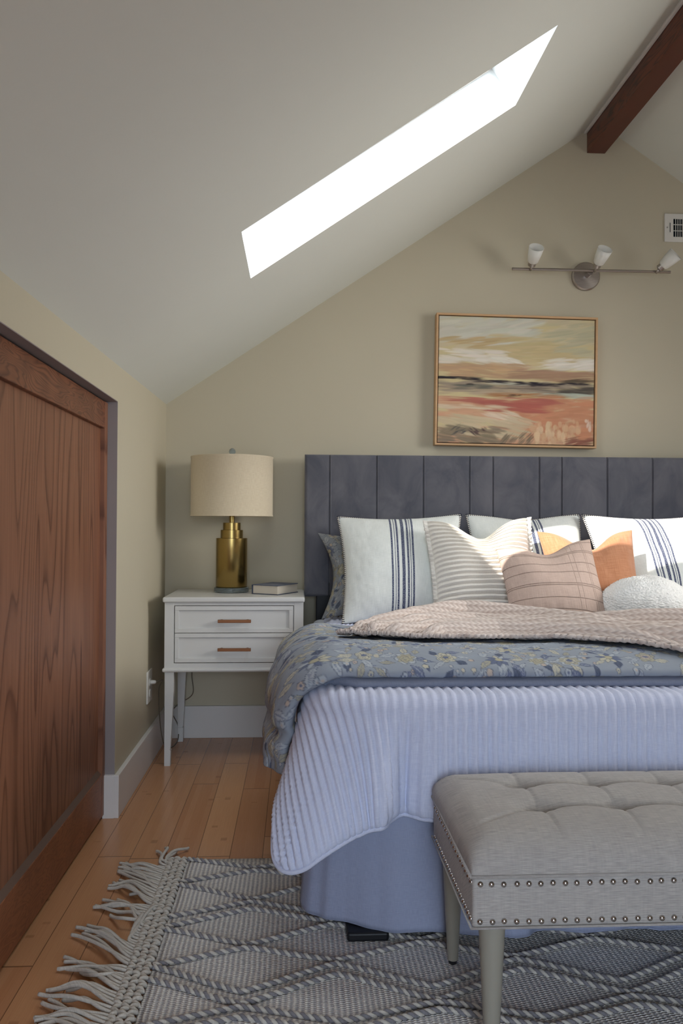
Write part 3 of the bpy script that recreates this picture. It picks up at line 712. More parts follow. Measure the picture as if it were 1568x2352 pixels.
def floral(w, h, res, seed, dens=1.):
    rg = random.Random(seed); base = L(152, 159, 169); cv = Canvas(w, h, res, base)
    cream, beige, pale, navy, dk, peach, gold = L(192, 188, 170), L(172, 168, 150), L(176, 182, 188), L(112, 120, 144), L(88, 96, 114), L(190, 176, 164), L(180, 173, 148)
    cell = .100; nx_, ny_ = int(w/cell)+2, int(h/cell)+2
    for i in range(nx_*2):     # scrolling stems
        x0, y0 = rg.uniform(0, w), rg.uniform(0, h); a = rg.uniform(0, 2*pi); pts = []
        for k in range(5): pts.append((x0, y0)); x0 += .035*cos(a); y0 += .035*sin(a); a += rg.choice([-1, 1])*.9
        cv.line(pts, .0012, navy)
    for i in range(nx_):
        for j in range(ny_):
            cx = (i+.5*(j % 2))*cell+rg.uniform(-.015, .015); cy = j*cell+rg.uniform(-.012, .012); a = rg.uniform(0, 2*pi); kind = rg.random()
            # leaves around
            for k in range(6):
                b = a+k*pi/3+rg.uniform(-.3, .3); d_ = rg.uniform(.036, .056); c_ = rg.choice([pale, pale, navy, cream, dk, beige])
                cv.blob(cx+d_*cos(b), cy+d_*sin(b), rg.uniform(.014, .026), rg.uniform(.006, .011), b+rg.uniform(-.6, .6), c_, dk if c_ != dk else navy, .0013, tip=.7, vein=navy if c_ != navy else pale)
            R_ = rg.uniform(.020, .032)
            if kind < .75:
                for q, (sc, c_) in enumerate(((1., rg.choice([cream, beige, pale])), (.78, rg.choice([beige, cream])), (.52, rg.choice([cream, gold, peach])), (.28, rg.choice([navy, beige])))):
                    cv.blob(cx, cy, R_*sc, R_*sc*.85, a+q*.5, c_, dk, .0013, petals=rg.choice([5, 6, 7]), amp=.34, ph=q)
            else:
                for k in range(9):
                    b = a+k*2*pi/9; cv.blob(cx+R_*.6*cos(b), cy+R_*.6*sin(b), R_*.45, R_*.2, b, rg.choice([navy, cream, pale]), dk, .0015, tip=.6)
                cv.blob(cx, cy, R_*.3, R_*.3, 0, gold, dk, .0015)
            for k in range(4):
                b = rg.uniform(0, 2*pi); d_ = rg.uniform(.055, .075); r_ = rg.uniform(.004, .008)
                cv.blob(cx+d_*cos(b), cy+d_*sin(b), r_, r_, 0, rg.choice([cream, peach, pale]), dk, .0015, petals=5, amp=.3)
                cv.blob(cx+d_*cos(b), cy+d_*sin(b), r_*.35, r_*.35, 0, rg.choice([peach, navy]))
    return cv
PRINT = floral(2.5, 1.5, .0013, 5)
def sample(cv, U, V_):
    i = np.clip((U/cv.res).astype(int), 0, cv.w-1); j = np.clip((V_/cv.res).astype(int), 0, cv.h-1); return cv.a[i, j]

# ------------------------------------------------------------------ duvet folded across the bed
DX, DZ = .010, ZT+.008
prof = catmull([(2.83, .000), (2.82, .020), (2.72, .040), (2.55, .052), (2.35, .060), (2.15, .068), (2.04, .068), (1.965, .060), (1.915, .048), (1.898, .036), (1.908, .028), (1.95, .026)], 420)
ps = np.concatenate([[0], np.cumsum(np.linalg.norm(np.diff(prof, axis=0), axis=1))]); PL = ps[-1]
prof2 = catmull([(2.05, .020), (1.96, .024), (1.915, .023), (1.897, .014), (1.903, .003), (1.95, .000)], 120)
ps2 = np.concatenate([[0], np.cumsum(np.linalg.norm(np.diff(prof2, axis=0), axis=1))])
def duvet_pt(U, S_, pr=prof, pp=ps, extra=0., seed=1):
    """U: across from the left bed edge (negative hangs); S_: arc length from the back edge"""
    y = np.interp(S_, pp, pr[:, 0]); h = np.interp(S_, pp, pr[:, 1]) + extra
    q = S_/pp[-1]
    h = h + sm(S_, 0, .1)*.020*np.exp(-((U+.01)/.10)**2)*sm(pp[-1]-S_, .02, .12) + sm(S_, 0.02, .2)*sm(pp[-1]-S_, .03, .14)*(.006*nz2(U*1., S_, 2.2, seed) + .0016*nz2(U, S_*1.4, 8, seed+5))
    hang = np.maximum(-U-.0, 0.); R = .100
    U2 = np.maximum(U, -9); st = .090   # edge rounding starts this far inside
    dd = np.maximum(st-U, 0); th = np.minimum(dd/R, pi/2*1.0); rest = np.maximum(dd-R*pi/2, 0)
    ex = -R*np.sin(th) ; ez = -R*(1-np.cos(th)) - rest
    bx = np.where(dd > 0, DX+st+ex, DX+U); bz = DZ + np.where(dd > 0, ez, 0)
    nx = -np.sin(th)*(dd > 0); nz = np.where(dd > 0, np.cos(th), 1.)
    hs = h*(1-.35*sm(rest, 0, .1))
    x = bx + nx*hs; z = bz + nz*hs
    w = sm(rest, .0, .12)
    x = x + w*(.022*nz2(S_, 0*S_, 3.1, 77)*.5) - .038*sm(rest, .0, .09)*(1-sm(S_, pp[-1]*.78, pp[-1]*.97))*sm(S_, pp[-1]*.4, pp[-1]*.62)
    x = x + .022*np.exp(-((rest-.015)/.03)**2)*sm(S_, pp[-1]*.5, pp[-1]*.8)
    y = y + sm(dd, .02, .30)*.10*sm(S_, pp[-1]*.70, pp[-1]) + w*.012*nz2(rest*2, S_, 4, 78)
    return x, y, z
su = np.concatenate([np.arange(-.190, 1.02, .0021), np.arange(1.02, 1.88, .0026)]); ss = np.arange(0, PL, .0022)
U, S_ = np.meshgrid(su, ss, indexing='ij')
# uneven hanging hem: longer at the front corner
hemf = 1 - .10*sm(-(S_-PL*.70), 0, .5)*sm(-U, .0, .2)
Uh = np.where(U < 0, U*hemf, U)
x_, y_, z_ = duvet_pt(Uh, S_)
P = np.stack([x_, y_, z_], -1)
wr = .0028*nz2(Uh*3, S_, 3.2, 41)*sm(-Uh, -.35, .05) + .0008*nz2(Uh, S_*2, 16, 42)
o = gridmesh('duvet', P, 'printed_cotton', None, uv=np.stack([Uh, S_], -1), col=sample(PRINT, Uh+.25, S_+.1), disp=wr, loc=(.98, 2.35, DZ))
o.modifiers.new('cloth_thickness', 'SOLIDIFY').thickness = .004; o.modifiers[-1].offset = -1
tag(o, 'blue grey floral printed duvet folded across the bed', 'duvet')
su2 = np.arange(.03, 1.88, .006); ss2 = np.arange(0, ps2[-1], .004); U, S_ = np.meshgrid(su2, ss2, indexing='ij')
x_, y_, z_ = duvet_pt(U, S_, prof2, ps2, 0, 3); y_ = y_ + .055*sm(.13-U, 0, .10)
lo = gridmesh('lining', np.stack([x_, y_, z_], -1), 'lining', o, uv=np.stack([U, S_], -1), thick=.002); lo['label'] = 'plain slate blue underside of the duvet'

# ------------------------------------------------------------------ knitted throw
front = np.array([(.10, 2.17), (.20, 2.16), (.30, 2.15), (.56, 2.155), (.70, 2.12), (.80, 2.05), (.88, 1.99), (.97, 1.93), (1.07, 1.90), (1.3, 1.90), (1.6, 1.92), (1.80, 1.95)])
back = np.array([(.10, 2.20), (.155, 2.34), (.235, 2.56), (.30, 2.62), (.40, 2.74), (.57, 2.76), (.75, 2.66), (.97, 2.47), (1.15, 2.36), (1.4, 2.32), (1.8, 2.3)])
yarr = prof[:, 0]
def s_of_y(y):   # arc length on the outgoing (upper) side of the profile
    k = np.argmin(yarr); return np.interp(-np.asarray(y), -yarr[:k+1], ps[:k+1])
kx = np.arange(.105, 1.80, .0048); kt = np.linspace(0, 1, 150)
X, T2 = np.meshgrid(kx, kt, indexing='ij')
yb = np.interp(kx, back[:, 0], back[:, 1]); yf = np.interp(kx, front[:, 0], front[:, 1])
wob = .010*nz2(kx, 0*kx, 2.2, 51)
sb_ = s_of_y(yb+wob); sf_ = s_of_y(yf+.006*nz2(kx, 0*kx, 4, 52)) + .03*sm(kx, 1.0, 1.1)
Sx = sb_[:, None]*(1-T2) + sf_[:, None]*T2
wid = (sf_-sb_)[:, None]
d_ = T2*wid; # metres from the back edge
ph = d_/.135 + .55*np.sin(X*3.1) + .25*nz2(X, d_*.5, 1.3, 53)
foldh = .034*(.5+.5*np.sin(2*pi*ph))**1.6 + .006*nz2(X, d_*3, 3., 54)*.6
foldh = foldh*sm(T2, 0, .12)*sm(1-T2, 0, .10)*sm(wid, .05, .3)
front_lip = .008*np.exp(-((1-T2)*wid/.022)**2)
ex_ = .012 + foldh + front_lip + .034*np.exp(-((T2*wid-.07)/.045)**2)*sm(X, .2, .35)
x_, y_, z_ = duvet_pt(X-DX, Sx, extra=ex_)
P = np.stack([x_, y_, z_], -1)
rib = .0022*np.abs(np.sin(pi*d_/.013))
lipm = np.exp(-((1-T2)*wid/.028)**4); rib = rib*(1-lipm) + lipm*.0042*np.abs(np.sin(pi*(X+.6*(1-T2)*wid)/.016))
o = gridmesh('knitted_throw', P, 'knit_wool', None, uv=np.stack([X, d_], -1), disp=-rib*-1, loc=(.9, 2.4, .62))
o.modifiers.new('cloth_thickness', 'SOLIDIFY').thickness = .010; o.modifiers[-1].offset = -1
tag(o, 'blush pink chunky knit throw rumpled across the floral duvet', 'blanket')

# ------------------------------------------------------------------ pillows
def pillow(name, mat, TL, TR, BL, BR, thick, label, nu=90, nv=80, chop=0., pinch=.10, seed=1, wr=.004, usz=None, disp=None, edge_pow=.55, colf=None, lean=0.):
    TL, TR, BL, BR = map(np.array, (TL, TR, BL, BR)); W_ = np.linalg.norm(TR-TL); H_ = np.linalg.norm(TL-BL)
    uc = (1-np.cos(np.linspace(0, pi, nu)))/2*.55 + np.linspace(0, 1, nu)*.45; vc = (1-np.cos(np.linspace(0, pi, nv)))/2*.55 + np.linspace(0, 1, nv)*.45
    Uu, Vv = np.meshgrid(uc, vc, indexing='ij')   # v=0 bottom, 1 top
    pu = pinch*np.sin(pi*Vv); pv = pinch*np.sin(pi*Uu)
    U2 = .5+(Uu-.5)*(1-pu*(2*np.abs(Uu-.5))**1.5); V2 = .5+(Vv-.5)*(1-pv*(2*np.abs(Vv-.5))**1.5)
    if chop: V2 = V2 - chop*np.exp(-((Uu-.5)/.22)**2)*Vv**4
    B0 = (TL*(1-U2)[..., None]+TR*U2[..., None])*V2[..., None] + (BL*(1-U2)[..., None]+BR*U2[..., None])*(1-V2)[..., None]
    Nn = np.cross(TR-TL, TL-BL); Nn /= np.linalg.norm(Nn)
    if Nn[1] > 0: Nn = -Nn
    eu = np.clip(1-(2*Uu-1)**2, 0, 1); ev = np.clip(1-(2*Vv-1)**2, 0, 1)
    body = (eu*ev)**edge_pow*(.85+.25*(1-Vv)) * (1-.35*(chop > 0)*np.exp(-((Uu-.5)/.16)**2)*Vv**2)
    wn = wr*nz2(Uu*W_, Vv*H_, 5., seed)*np.clip(eu*ev*4, 0, 1) + wr*.45*nz2(Uu*W_*1.5, Vv*H_, 13., seed+1)*np.clip(eu*ev*5, 0, 1)*(1-.7*np.clip(eu*ev, 0, 1))
    out = []
    root = None; V = []; F = []; UV = []
    hF = thick*.62*body + wn; hB = -thick*.38*body
    if disp is not None: hF = hF + disp(Uu*W_, Vv*H_, W_, H_)
    PF = B0 + Nn*hF[..., None]; PB = B0 + Nn*(hB)[..., None]
    I = np.arange(nu*nv).reshape(nu, nv); F1 = np.stack([I[:-1, :-1], I[1:, :-1], I[1:, 1:], I[:-1, 1:]], -1).reshape(-1, 4)
    nb = nu*nv; F2 = F1[:, ::-1]+nb
    V = np.vstack([PF.reshape(-1, 3), PB.reshape(-1, 3)]); uv = np.stack([Uu*W_, Vv*H_], -1).reshape(-1, 2); uv = np.vstack([uv, uv])
    cen = (TL+TR+BL+BR)/4; loc = tuple((BL+BR)/2)
    cc = None if colf is None else colf(uv[:, 0], uv[:, 1])
    o = mk(name, V, np.vstack([F1, F2]), mat, None, True, uv, cc, loc=loc)
    bm = bmesh.new(); bm.from_mesh(o.data); bmesh.ops.remove_doubles(bm, verts=bm.verts[:], dist=.00015); bmesh.ops.recalc_face_normals(bm, faces=bm.faces[:]); bm.to_mesh(o.data); bm.free()
    tag(o, label, 'pillow')
    bd = np.vstack([PF[:, -1], PF[::-1, 0][:0]])
    return o, PF, Nn
def whip(o, PF, Nn, sides, step=.0085):
    """blanket stitch round the border: cream edge cord wrapped with navy loops"""
    nu, nv = PF.shape[:2]; segs = {'top': PF[:, -1], 'left': PF[0, ::-1], 'right': PF[-1, :], 'bottom': PF[:, 0]}
    st = MB(); cr = MB(); cen = PF.reshape(-1, 3).mean(0)
    for s_ in sides:
        E_ = segs[s_]; d = np.concatenate([[0], np.cumsum(np.linalg.norm(np.diff(E_, axis=0), axis=1))]); m_ = int(d[-1]/step)
        q = np.linspace(0, d[-1], m_); C = np.stack([np.interp(q, d, E_[:, i]) for i in range(3)], 1)
        cr.tube([tuple(p) for p in C], .0038, 6)
        T_ = np.gradient(C, axis=0)
        for c_, t_ in zip(C, T_):
            inw = np.cross(t_, Nn); inw /= np.linalg.norm(inw)+1e-9
            if np.dot(inw, cen-c_) < 0: inw = -inw
            a = c_ - inw*.0045; b_ = c_+inw*.0095; f = Nn*.0048
            st.tube([tuple(a), tuple(c_+f-inw*.002), tuple(c_+f*1.0+inw*.004), tuple(b_+f*.6)], .00125, 5)
    cr.make('edging', 'stitch_cream', o, True); st.make('blanket_stitch', 'stitch_navy', o, True)['label'] = 'navy whip stitches along the pillow edge'

# back sham in the duvet print
pillow('sham', 'printed_cotton', (.088, 3.455, .918), (.68, 3.46, .93), (.10, 3.25, .572), (.66, 3.25, .57), .13, 'grey blue floral pillow sham behind the striped pillow at the bed left', 120, 110, pinch=.20, seed=3, wr=.009, colf=lambda u, v: sample(PRINT, u+.6, v+.5)*np.array([.74, .70, .64]))
# three striped shams
a, PF, Nn = pillow('striped_pillow', 'striped_linen', (.170, 3.36, .985), (.690, 3.37, .998), (.178, 3.10, .572), (.640, 3.09, .572), .15, 'off-white linen pillow with navy stripes, leftmost of the large striped pillows', 100, 90, pinch=.085, seed=13, wr=.003)
whip(a, PF, Nn, ('top', 'left', 'right')); a['group'] = 'striped linen pillows against the headboard'
a, PF, Nn = pillow('striped_pillow', 'striped_linen', (.720, 3.40, .997), (1.210, 3.40, 1.000), (.730, 3.17, .572), (1.19, 3.17, .572), .15, 'off-white striped linen pillow in the middle, mostly behind the pleated and orange pillows', 100, 90, pinch=.06, seed=23, wr=.003, chop=.03)
whip(a, PF, Nn, ('top', 'left', 'right')); a['group'] = 'striped linen pillows against the headboard'
a, PF, Nn = pillow('striped_pillow', 'striped_linen', (1.205, 3.35, .999), (1.735, 3.37, .995), (1.22, 3.09, .572), (1.72, 3.09, .572), .15, 'off-white striped linen pillow in full sun at the right end of the row', 100, 90, pinch=.085, seed=33, wr=.003)
whip(a, PF, Nn, ('top', 'left')); a['group'] = 'striped linen pillows against the headboard'
# pleated pillow
def pleats(u, v, W_, H_):
    e_ = np.minimum(u, W_-u); k = (v/.0205 + .05*np.sin(u*9)) % 1.
    return .0130*np.where(k < .22, k/.22, ((1-k)/.78)**1.3)*sm(e_, -.02, .02)
def ruffle(o, PF, Nn, side):
    E_ = PF[0] if side < 0 else PF[-1]; b = MB(); d = np.concatenate([[0], np.cumsum(np.linalg.norm(np.diff(E_, axis=0), axis=1))])
    q = np.linspace(0, d[-1], int(d[-1]/.00513/2)*2)
    C = np.stack([np.interp(q, d, E_[:, i]) for i in range(3)], 1); inw = (PF[-1].mean(0)-PF[0].mean(0)); inw /= np.linalg.norm(inw); inw *= -side*-1
    P = np.zeros((len(C), 6, 3))
    for i, c_ in enumerate(C):
        for k in range(6):
            t = k/5; P[i, k] = c_ + inw*(.017*t - .002) + Nn*(.008*sin(q[i]/.0205*2*pi)*t+.003)
    g_ = gridmesh('ruffle', P, 'pleat_cotton', o, uv=P[..., [0, 2]], thick=.0015)
a, PF, Nn = pillow('pleated_pillow', 'pleat_cotton', (.515, 3.19, .968), (.925, 3.20, .982), (.530, 2.99, .575), (.90, 2.97, .572), .15, 'white pleated pillow with ruffled sides, lit by the sun', 100, 330, pinch=.05, seed=43, wr=.003, chop=.19, disp=pleats)
ruffle(a, PF, Nn, -1); ruffle(a, PF, Nn, 1)
a, PF, Nn = pillow('velvet_pillow', 'orange_velvet', (.945, 3.13, .931), (1.315, 3.10, .938), (.96, 2.93, .575), (1.30, 2.94, .575), .14, 'burnt orange velvet pillow tucked behind the pink pillow', 100, 90, pinch=.06, seed=53, wr=.004, chop=.20)
a, PF, Nn = pillow('linen_pillow', 'pink_linen', (.745, 3.00, .872), (1.098, 2.97, .904), (.765, 2.84, .590), (1.125, 2.80, .578), .15, 'dusty pink linen pillow with stitched lines in front of the pleated pillow', 110, 100, pinch=.05, seed=63, wr=.003, chop=.13)
# boucle ball cushion
def lumpy(c, rx, ry, rz, n1=330, n2=200):
    th = np.linspace(0, 2*pi, n1); ph = np.linspace(.001, pi-.001, n2); T_, P_ = np.meshgrid(th, ph, indexing='ij')
    d = np.stack([np.sin(P_)*np.cos(T_), np.sin(P_)*np.sin(T_), np.cos(P_)], -1); sc = np.zeros(T_.shape)
    for i in range(n1-1):
        for j in range(n2):
            v = Vector(d[i, j]); sc[i, j] = .006*MN.noise(v*3) + .0035*MN.noise(v*30) + .004*MN.noise(v*52+Vector((3, 1, 2)))
    sc[-1] = sc[0]; z = d[..., 2]; flat = 1-.0*z
    R_ = np.array([rx, ry, rz]); P = d*R_ + d*sc[..., None]
    return P + np.array(c)
P = lumpy((1.252, 2.83, .668), .163, .140, .106)
o = gridmesh('ball_cushion', P, 'boucle', None, uv=P[..., [0, 2]], loc=(1.232, 2.83, .575)); tag(o, 'round cream boucle cushion with curly pile beside the pink pillow', 'pillow')

# ------------------------------------------------------------------ bench
bn = thing('bench', 'tufted taupe linen bench with steel nailheads at the foot of the bed', 'bench', (.98, 1.57, .012))
bx0, bx1, by0, by1, bz0, bz1 = .303, 1.66, 1.372, 1.770, .264, .353
MB().box((bx0, by0, bz0), (bx1, by1, bz1), .006, 3).make('seat_frame', 'bench_linen', bn, 'auto')
xs_ = np.arange(bx0-.004, bx1+.0041, .004); NV = 150
# cushion: wrap over superelliptic edge
xx = np.linspace(0, 1, 420); yy_ = np.linspace(0, 1, 170)
def easeg(n, rim):  # finer near rims
    t = np.linspace(0, 1, n); return t
U, V_ = np.meshgrid(xx, yy_, indexing='ij')
CX0, CX1, CY0, CY1 = bx0-.002, bx1+.002, by0-.003, by1+.003
ur = (U-.5)*2; vr = (V_-.5)*2
X = (CX0+CX1)/2+ur*(CX1-CX0)/2; Y = (CY0+CY1)/2+vr*(CY1-CY0)/2
e = np.minimum(np.minimum(X-CX0, CX1-X), np.minimum(Y-CY0, CY1-Y))
ex_ = np.minimum(X-CX0, CX1-X); ey_ = np.minimum(Y-CY0, CY1-Y); Re = .050
def rounded(e_, R_=Re, p=2.3): q = np.clip(1-e_/R_, 0, 1); return (1-q**p)**(1/p)
H = .066*rounded(ex_, .05)*rounded(ey_, .062)
rows = [1.652, 1.520]; cols = [.465+.1505*k for k in range(8)]
dip = np.zeros_like(X); crease = np.zeros_like(X)
for cx in cols:
    for ry in rows: dip += .026*np.exp(-((X-cx)**2+(Y-ry)**2)/(.018**2)) + .010*np.exp(-((X-cx)**2+(Y-ry)**2)/(.045**2))
    crease += .0035*np.exp(-((X-cx)/.0045)**2)*sm(ey_, .0, .03)
for ry in rows:
    crease += .011*np.exp(-((Y-ry-.004*np.cos((X-cols[0])/.1505*2*pi))/.007)**2)*sm(ex_, .10, .17) + .006*np.exp(-((Y-ry)/.028)**2)*sm(ex_, .06, .16)
# fan pleats at the ends
for ry, tgt in ((1.652, by1-.05), (1.520, by0+.06)):
    t_ = np.clip((X-CX0)/(cols[0]-CX0), 0, 1); yl = tgt*(1-t_)+ry*t_; crease += .005*np.exp(-((Y-yl)/.007)**2)*(X < cols[0])*sm(ex_, 0, .04)
Z = bz1 - .001 + np.maximum(H + .014*sm(ex_, 0, .2)*sm(ey_, 0, .13) - (dip+crease)*sm(e, .01, .06), 0)
P = np.stack([X, Y, Z], -1)
P2 = P.copy(); bul = .006*np.sin(np.clip(H/.066, 0, 1)*pi)
P2[..., 0] += np.sign(ur)*bul*(ex_ < .05); P2[..., 1] += np.sign(vr)*bul*(ey_ < .06)
gridmesh('cushion', P2, 'bench_linen', bn, uv=np.stack([X+.0*Z, Y+Z*1.], -1))
pp_ = [(bx0-.003, by0-.004), (bx1+.003, by0-.004), (bx1+.003, by1+.004), (bx0-.003, by1+.004), (bx0-.003, by0-.004)]
MB().tube([(x, y, bz1+.002) for x, y in pp_], .0032, 8).make('welt', 'bench_linen', bn, True)
MB().tube([(x, y, bz0+.004) for x, y in pp_], .0022, 8).make('welt', 'bench_linen', bn, True)
for cx in cols:
    for ry in rows:
        if cx < 1.15: MB().lathe([(.0, .0035), (.004, .003), (.0055, .001), (.006, -.003)][::-1], (cx, ry, bz1+.066+.014-.034-.012), 12).make('button', 'bench_linen', bn, True)
nail = None
def nails(x, y, z, ax):
    global nail
    if nail is None:
        b = MB().lathe([(.0052, 0), (.0050, .0018), (.0038, .0034), (.002, .0043), (0, .0046)], (0, 0, 0), 12, cap=False)
        o = mk('nailhead', b.V, b.F, 'nail_steel', bn, True); nail = o
        # stored around its own origin
        nv_ = np.array(b.V); o.data.vertices.foreach_set('co', nv_.ravel()); o.data.update()
    else: o = nail.copy(); COL.objects.link(o); o.parent = bn
    w = WL[bn.name]; o.location = (x-w[0], y-w[1], z-w[2]); o.rotation_euler = Vector(ax).to_track_quat('Z', 'Y').to_euler(); return o
extra = MB()
for z in (bz1-.012, bz0+.0135):
    k = 0; x = bx0+.0125
    while x < bx1-.008:
        xj, zj = x+random.uniform(-.0012, .0012), z+random.uniform(-.0008, .0008)
        if x < .70: nails(xj, by0-.0002, zj, (0, -1, 0))
        else: extra.lathe([(.0052, 0), (.0050, .0018), (.0038, .0034), (.002, .0043), (0, .0046)], (xj, by0-.0002, zj), 12, axis=(0, -1, 0), cap=False)
        x += .0212
    y = by0+.012
    while y < by1-.005:
        nails(bx0+.0002, y+random.uniform(-.001, .001), z, (-1, 0, 0)); y += .0212
eo = extra.make('nailhead_row', 'nail_steel', bn, True); eo['kind'] = 'stuff'
for (x, y) in ((.345, 1.408), (1.618, 1.408), (.340, 1.734), (1.618, 1.734)):
    lg = MB().lathe([(.0105, 0.008), (.0115, .009), (.0235, .243), (.0235, .253)], (x, y, .012), 28).make('leg', 'bench_leg_paint', bn, 'auto')
    MB().lathe([(.009, 0), (.0095, .002), (.0095, .008)], (x, y, .0125), 16).make('glide', 'glide', lg, 'auto')

# ------------------------------------------------------------------ painting
pw, phh = .742, .598; pcx, pcz, py = .992, 1.609, 3.598
pt = thing('framed_painting', 'abstract sunset landscape painting in a thin pale wood frame above the headboard', 'painting', (pcx, YB, pcz))
CV = Canvas(1., .806, .0032, L(206, 190, 146)); rg = random.Random(4)
def stroke(x, y, l, w, c, a=0., n=6, jit=.25):
    g_ = sum(c)/3; c = tuple(.78*q+.22*g_ for q in c); a *= .6
    for k in range(n):
        jb = rg.uniform(-jit, jit)*.45; cc = tuple(np.clip(q*(1+jb+rg.uniform(-jit, jit)*.12), 0, 1) for q in c); yo = rg.uniform(-w, w)
        CV.blob(x+rg.uniform(-l, l)*.25, y+yo*.6, l*rg.uniform(.5, .9), w*rg.uniform(.25, .5), a+rg.uniform(-.05, .05), cc, alpha=rg.uniform(.35, .8))
def band(x0, x1, y0, y1, c, n, l=.1, w=.02, a=0., jit=.22):
    for k in range(n): stroke(rg.uniform(x0, x1), rg.uniform(y0, y1), l*rg.uniform(.6, 1.3), w, c, a+rg.uniform(-.12, .12), 2, jit)
H_ = .806
def Yp(f): return H_*(1-f)   # f from top 0..1
band(0, 1, Yp(.40), Yp(0), L(208, 192, 148), 160, .12, .03, .15)
band(0, .6, Yp(.2), Yp(0), L(206, 202, 180), 70, .14, .03, .3)
band(.3, .9, Yp(.36), Yp(.15), L(206, 182, 124), 80, .13, .022, .1)
band(.75, 1, Yp(.25), Yp(.03), L(192, 184, 144), 30, .1, .02, .3)
band(0, .35, Yp(.24), Yp(.17), L(200, 168, 110), 16, .1, .015, .2)
band(0, .42, Yp(.37), Yp(.27), L(226, 214, 194), 40, .10, .018, -.1)
band(.38, .55, Yp(.40), Yp(.33), L(228, 218, 200), 14, .07, .012, -.45)
band(.72, 1, Yp(.40), Yp(.32), L(230, 220, 202), 34, .09, .014, .2)
band(0, .5, Yp(.47), Yp(.375), L(194, 154, 110), 60, .12, .016, -.1)
band(.5, 1, Yp(.485), Yp(.41), L(176, 134, 100), 60, .13, .014, .05)
band(0, .5, Yp(.46), Yp(.37), L(208, 164, 112), 20, .08, .012, 0)
band(0, 1, Yp(.60), Yp(.51), L(158, 140, 118), 90, .12, .014)
band(0, .5, Yp(.62), Yp(.55), L(186, 162, 128), 30, .1, .012)
band(.1, .32, Yp(.575), Yp(.54), L(108, 106, 92), 16, .08, .010)
band(.35, .68, Yp(.57), Yp(.51), L(128, 112, 96), 20, .1, .009)
band(.35, .60, Yp(.53), Yp(.515), L(190, 186, 160), 12, .08, .006)
band(.80, 1, Yp(.60), Yp(.54), L(88, 80, 70), 30, .08, .012)
band(.68, 1, Yp(.625), Yp(.595), L(182, 188, 168), 30, .09, .008, -.08)
band(.32, .78, Yp(.625), Yp(.60), L(176, 118, 62), 26, .09, .008)
for (x0, x1, f) in ((0, .12, .482), (.1, .25, .487), (.22, .45, .505), (.52, .64, .512), (.60, .78, .52), (.76, 1., .508)): band(x0, x1, Yp(f+.012), Yp(f-.004), L(44, 36, 48), 14, .05, .007, 0, .5)
band(.82, 1., Yp(.50), Yp(.48), L(96, 82, 62), 10, .09, .008, .15)
band(.13, .22, Yp(.54), Yp(.53), L(50, 44, 46), 5, .03, .006); band(.46, .52, Yp(.622), Yp(.612), L(48, 40, 42), 5, .03, .006)
band(0, 1, Yp(1), Yp(.66), L(214, 158, 116), 200, .12, .026, -.05)
band(.5, 1, Yp(.95), Yp(.64), L(208, 134, 88), 110, .10, .03, .1)
band(.08, .75, Yp(.685), Yp(.64), L(188, 96, 76), 40, .12, .012, -.03); band(.34, .64, Yp(.745), Yp(.67), L(186, 90, 72), 34, .12, .014, -.06)
band(0, .4, Yp(.73), Yp(.70), L(222, 196, 158), 20, .1, .010, -.08); band(.28, .5, Yp(.82), Yp(.75), L(226, 202, 170), 16, .08, .014, -.4)
band(.0, .55, Yp(.95), Yp(.80), L(206, 184, 142), 70, .1, .02, -.3)
band(0, .40, Yp(1), Yp(.88), L(142, 124, 98), 60, .07, .018, -.3, .45); band(.2, .3, Yp(.95), Yp(.88), L(96, 74, 70), 10, .03, .012, -1.); band(.10, .17, Yp(.93), Yp(.88), L(94, 90, 84), 8, .03, .01, 1.)
band(.40, .62, Yp(1), Yp(.93), L(128, 112, 88), 24, .04, .012, 1.3)
band(.60, .9, Yp(1), Yp(.84), L(216, 168, 120), 50, .02, .05, 0.1); band(.62, .85, Yp(.98), Yp(.86), L(226, 188, 140), 26, .016, .06, 0)
band(.84, 1, Yp(1), Yp(.95), L(150, 88, 66), 20, .05, .014, .3); band(.95, 1, Yp(.86), Yp(.78), L(226, 196, 170), 6, .012, .04, 0)
gx_ = np.linspace(0, 1, 300); gz_ = np.linspace(0, .806, 242); X, Z = np.meshgrid(gx_, gz_, indexing='ij')
iw, ih = pw-.026, phh-.026
P = np.stack([pcx-iw/2+X*iw, np.full_like(X, py+.006), pcz-ih/2+Z/.806*ih], -1)
can = gridmesh('canvas', P, 'painted_canvas', pt, uv=np.stack([X*.7, Z*.7], -1), col=sample(CV, X, Z)); 
can.modifiers.new('canvas_depth', 'SOLIDIFY').thickness = .012; can.modifiers[-1].offset = 0
b = MB(); x0, x1, z0, z1 = pcx-pw/2, pcx+pw/2, pcz-phh/2, pcz+phh/2; t_ = .009; y0, y1 = py-.006, YB-.006
b.box((x0, y0, z0), (x1, y1, z0+t_), .0008).box((x0, y0, z1-t_), (x1, y1, z1), .0008).box((x0, y0, z0+t_), (x0+t_, y1, z1-t_), .0008).box((x1-t_, y0, z0+t_), (x1, y1, z1-t_), .0008)
b.make('frame', 'oak_frame', pt)
MB().box((x0+.008, py+.014, z0+.008), (x1-.008, py+.020, z1-.008)).make('backing', 'vent_dark', pt)
pt.rotation_euler = (0, radians(.75), 0)

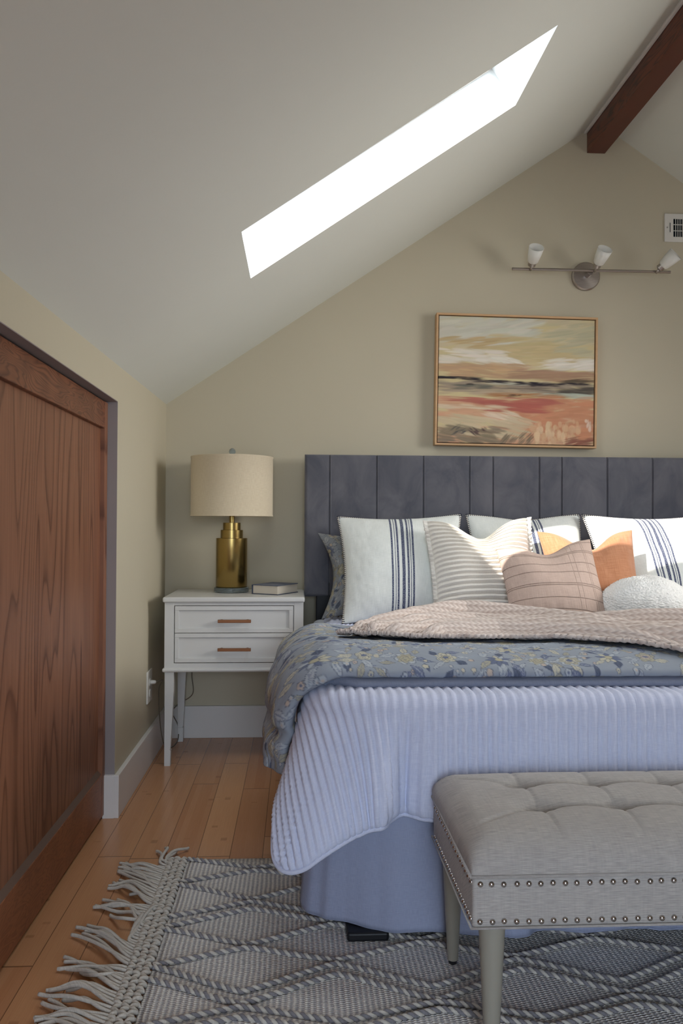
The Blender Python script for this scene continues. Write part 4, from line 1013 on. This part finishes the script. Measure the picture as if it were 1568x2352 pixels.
# ------------------------------------------------------------------ wall spotlight bar
ry_, rz_ = 3.565, 2.108
sf = thing('spotlight_bar', 'brushed nickel wall light bar with three frosted glass spots', 'wall light', (1.325, YB, rz_))
MB().lathe([(.0655, 0), (.0655, .014), (.060, .020), (.012, .026), (.012, .07)], (1.325, YB, rz_-.004), 48, axis=(0, -1, 0)).make('wall_plate', 'brushed_nickel', sf, 'auto')
MB().tube([(.962, ry_, rz_+.001), (1.692, ry_, rz_+.002)], .0062, 16).make('bar', 'brushed_nickel', sf, 'auto')
for (bx_, tip) in ((1.044, (.02, -.78, .66)), (1.338, (.16, -.76, .66)), (1.622, (.62, -.62, .62))):
    ax = Vector(tip).normalized(); b0 = Vector((bx_, ry_-.008, rz_))
    hd_ = MB().tube([tuple(b0+Vector((0, .004, -.006))), tuple(b0+ax*.020)], .0055, 12).make('spot_arm', 'brushed_nickel', sf, True)
    c0 = b0+ax*.014
    MB().lathe([(.011, 0), (.0175, .004), (.0175, .020), (.014, .024)], tuple(c0), 28, axis=ax).make('lamp_holder', 'brushed_nickel', hd_, 'auto')
    MB().lathe([(.0185, .020), (.024, .026), (.029, .055), (.0335, .094), (.0320, .094), (.0275, .055), (.0225, .028), (.012, .024)], tuple(c0), 36, axis=ax, cap=False).make('glass_shade', 'frosted_glass', hd_, True)
    MB().lathe([(.008, .026), (.019, .042), (.0235, .060), (.0235, .064), (.019, .0625), (.008, .058), (0, .056)], tuple(c0), 28, axis=ax).make('bulb', 'bulb_chrome', hd_, 'auto')

# ------------------------------------------------------------------ vent
vn = thing('wall_vent', 'white wall vent with dark grille at the right edge above the light bar', 'vent', (1.80, YB, 2.34))
vx0, vx1, vz0, vz1 = 1.700, 1.93, 2.276, 2.408; q = .042
MB().box((vx0, YB-.007, vz0), (vx0+q, YB, vz1), .002).box((vx1-q, YB-.007, vz0), (vx1, YB, vz1), .002).box((vx0+q-.004, YB-.007, vz0), (vx1-q+.004, YB, vz0+.024), .002).box((vx0+q-.004, YB-.007, vz1-.024), (vx1-q+.004, YB, vz1), .002).make('frame', 'plastic_white', vn)
MB().box((vx0+q-.002, YB-.0015, vz0+.022), (vx1-q+.002, YB-.0002, vz1-.022)).make('backing', 'vent_dark', vn)
b = MB()
for k in range(12): b.box((vx0+q+.0105*k+.010, YB-.0055, vz0+.023), (vx0+q+.0105*k+.0125, YB-.003, vz1-.023))
for k in range(2): b.box((vx0+q, YB-.0065, vz0+.050+k*.029), (vx1-q, YB-.005, vz0+.053+k*.029))
b.make('grille', 'plastic_white', vn)
MB().box((vx0+.024, YB-.0085, 2.320), (vx0+.0265, YB-.006, 2.364)).make('lever_slot', 'vent_dark', vn)
MB().lathe([(.0035, 0), (.0035, .001), (.002, .0018)], (vx0+.012, YB-.007, 2.342), 12, axis=(0, -1, 0)).make('screw', 'brushed_nickel', vn, 'auto')
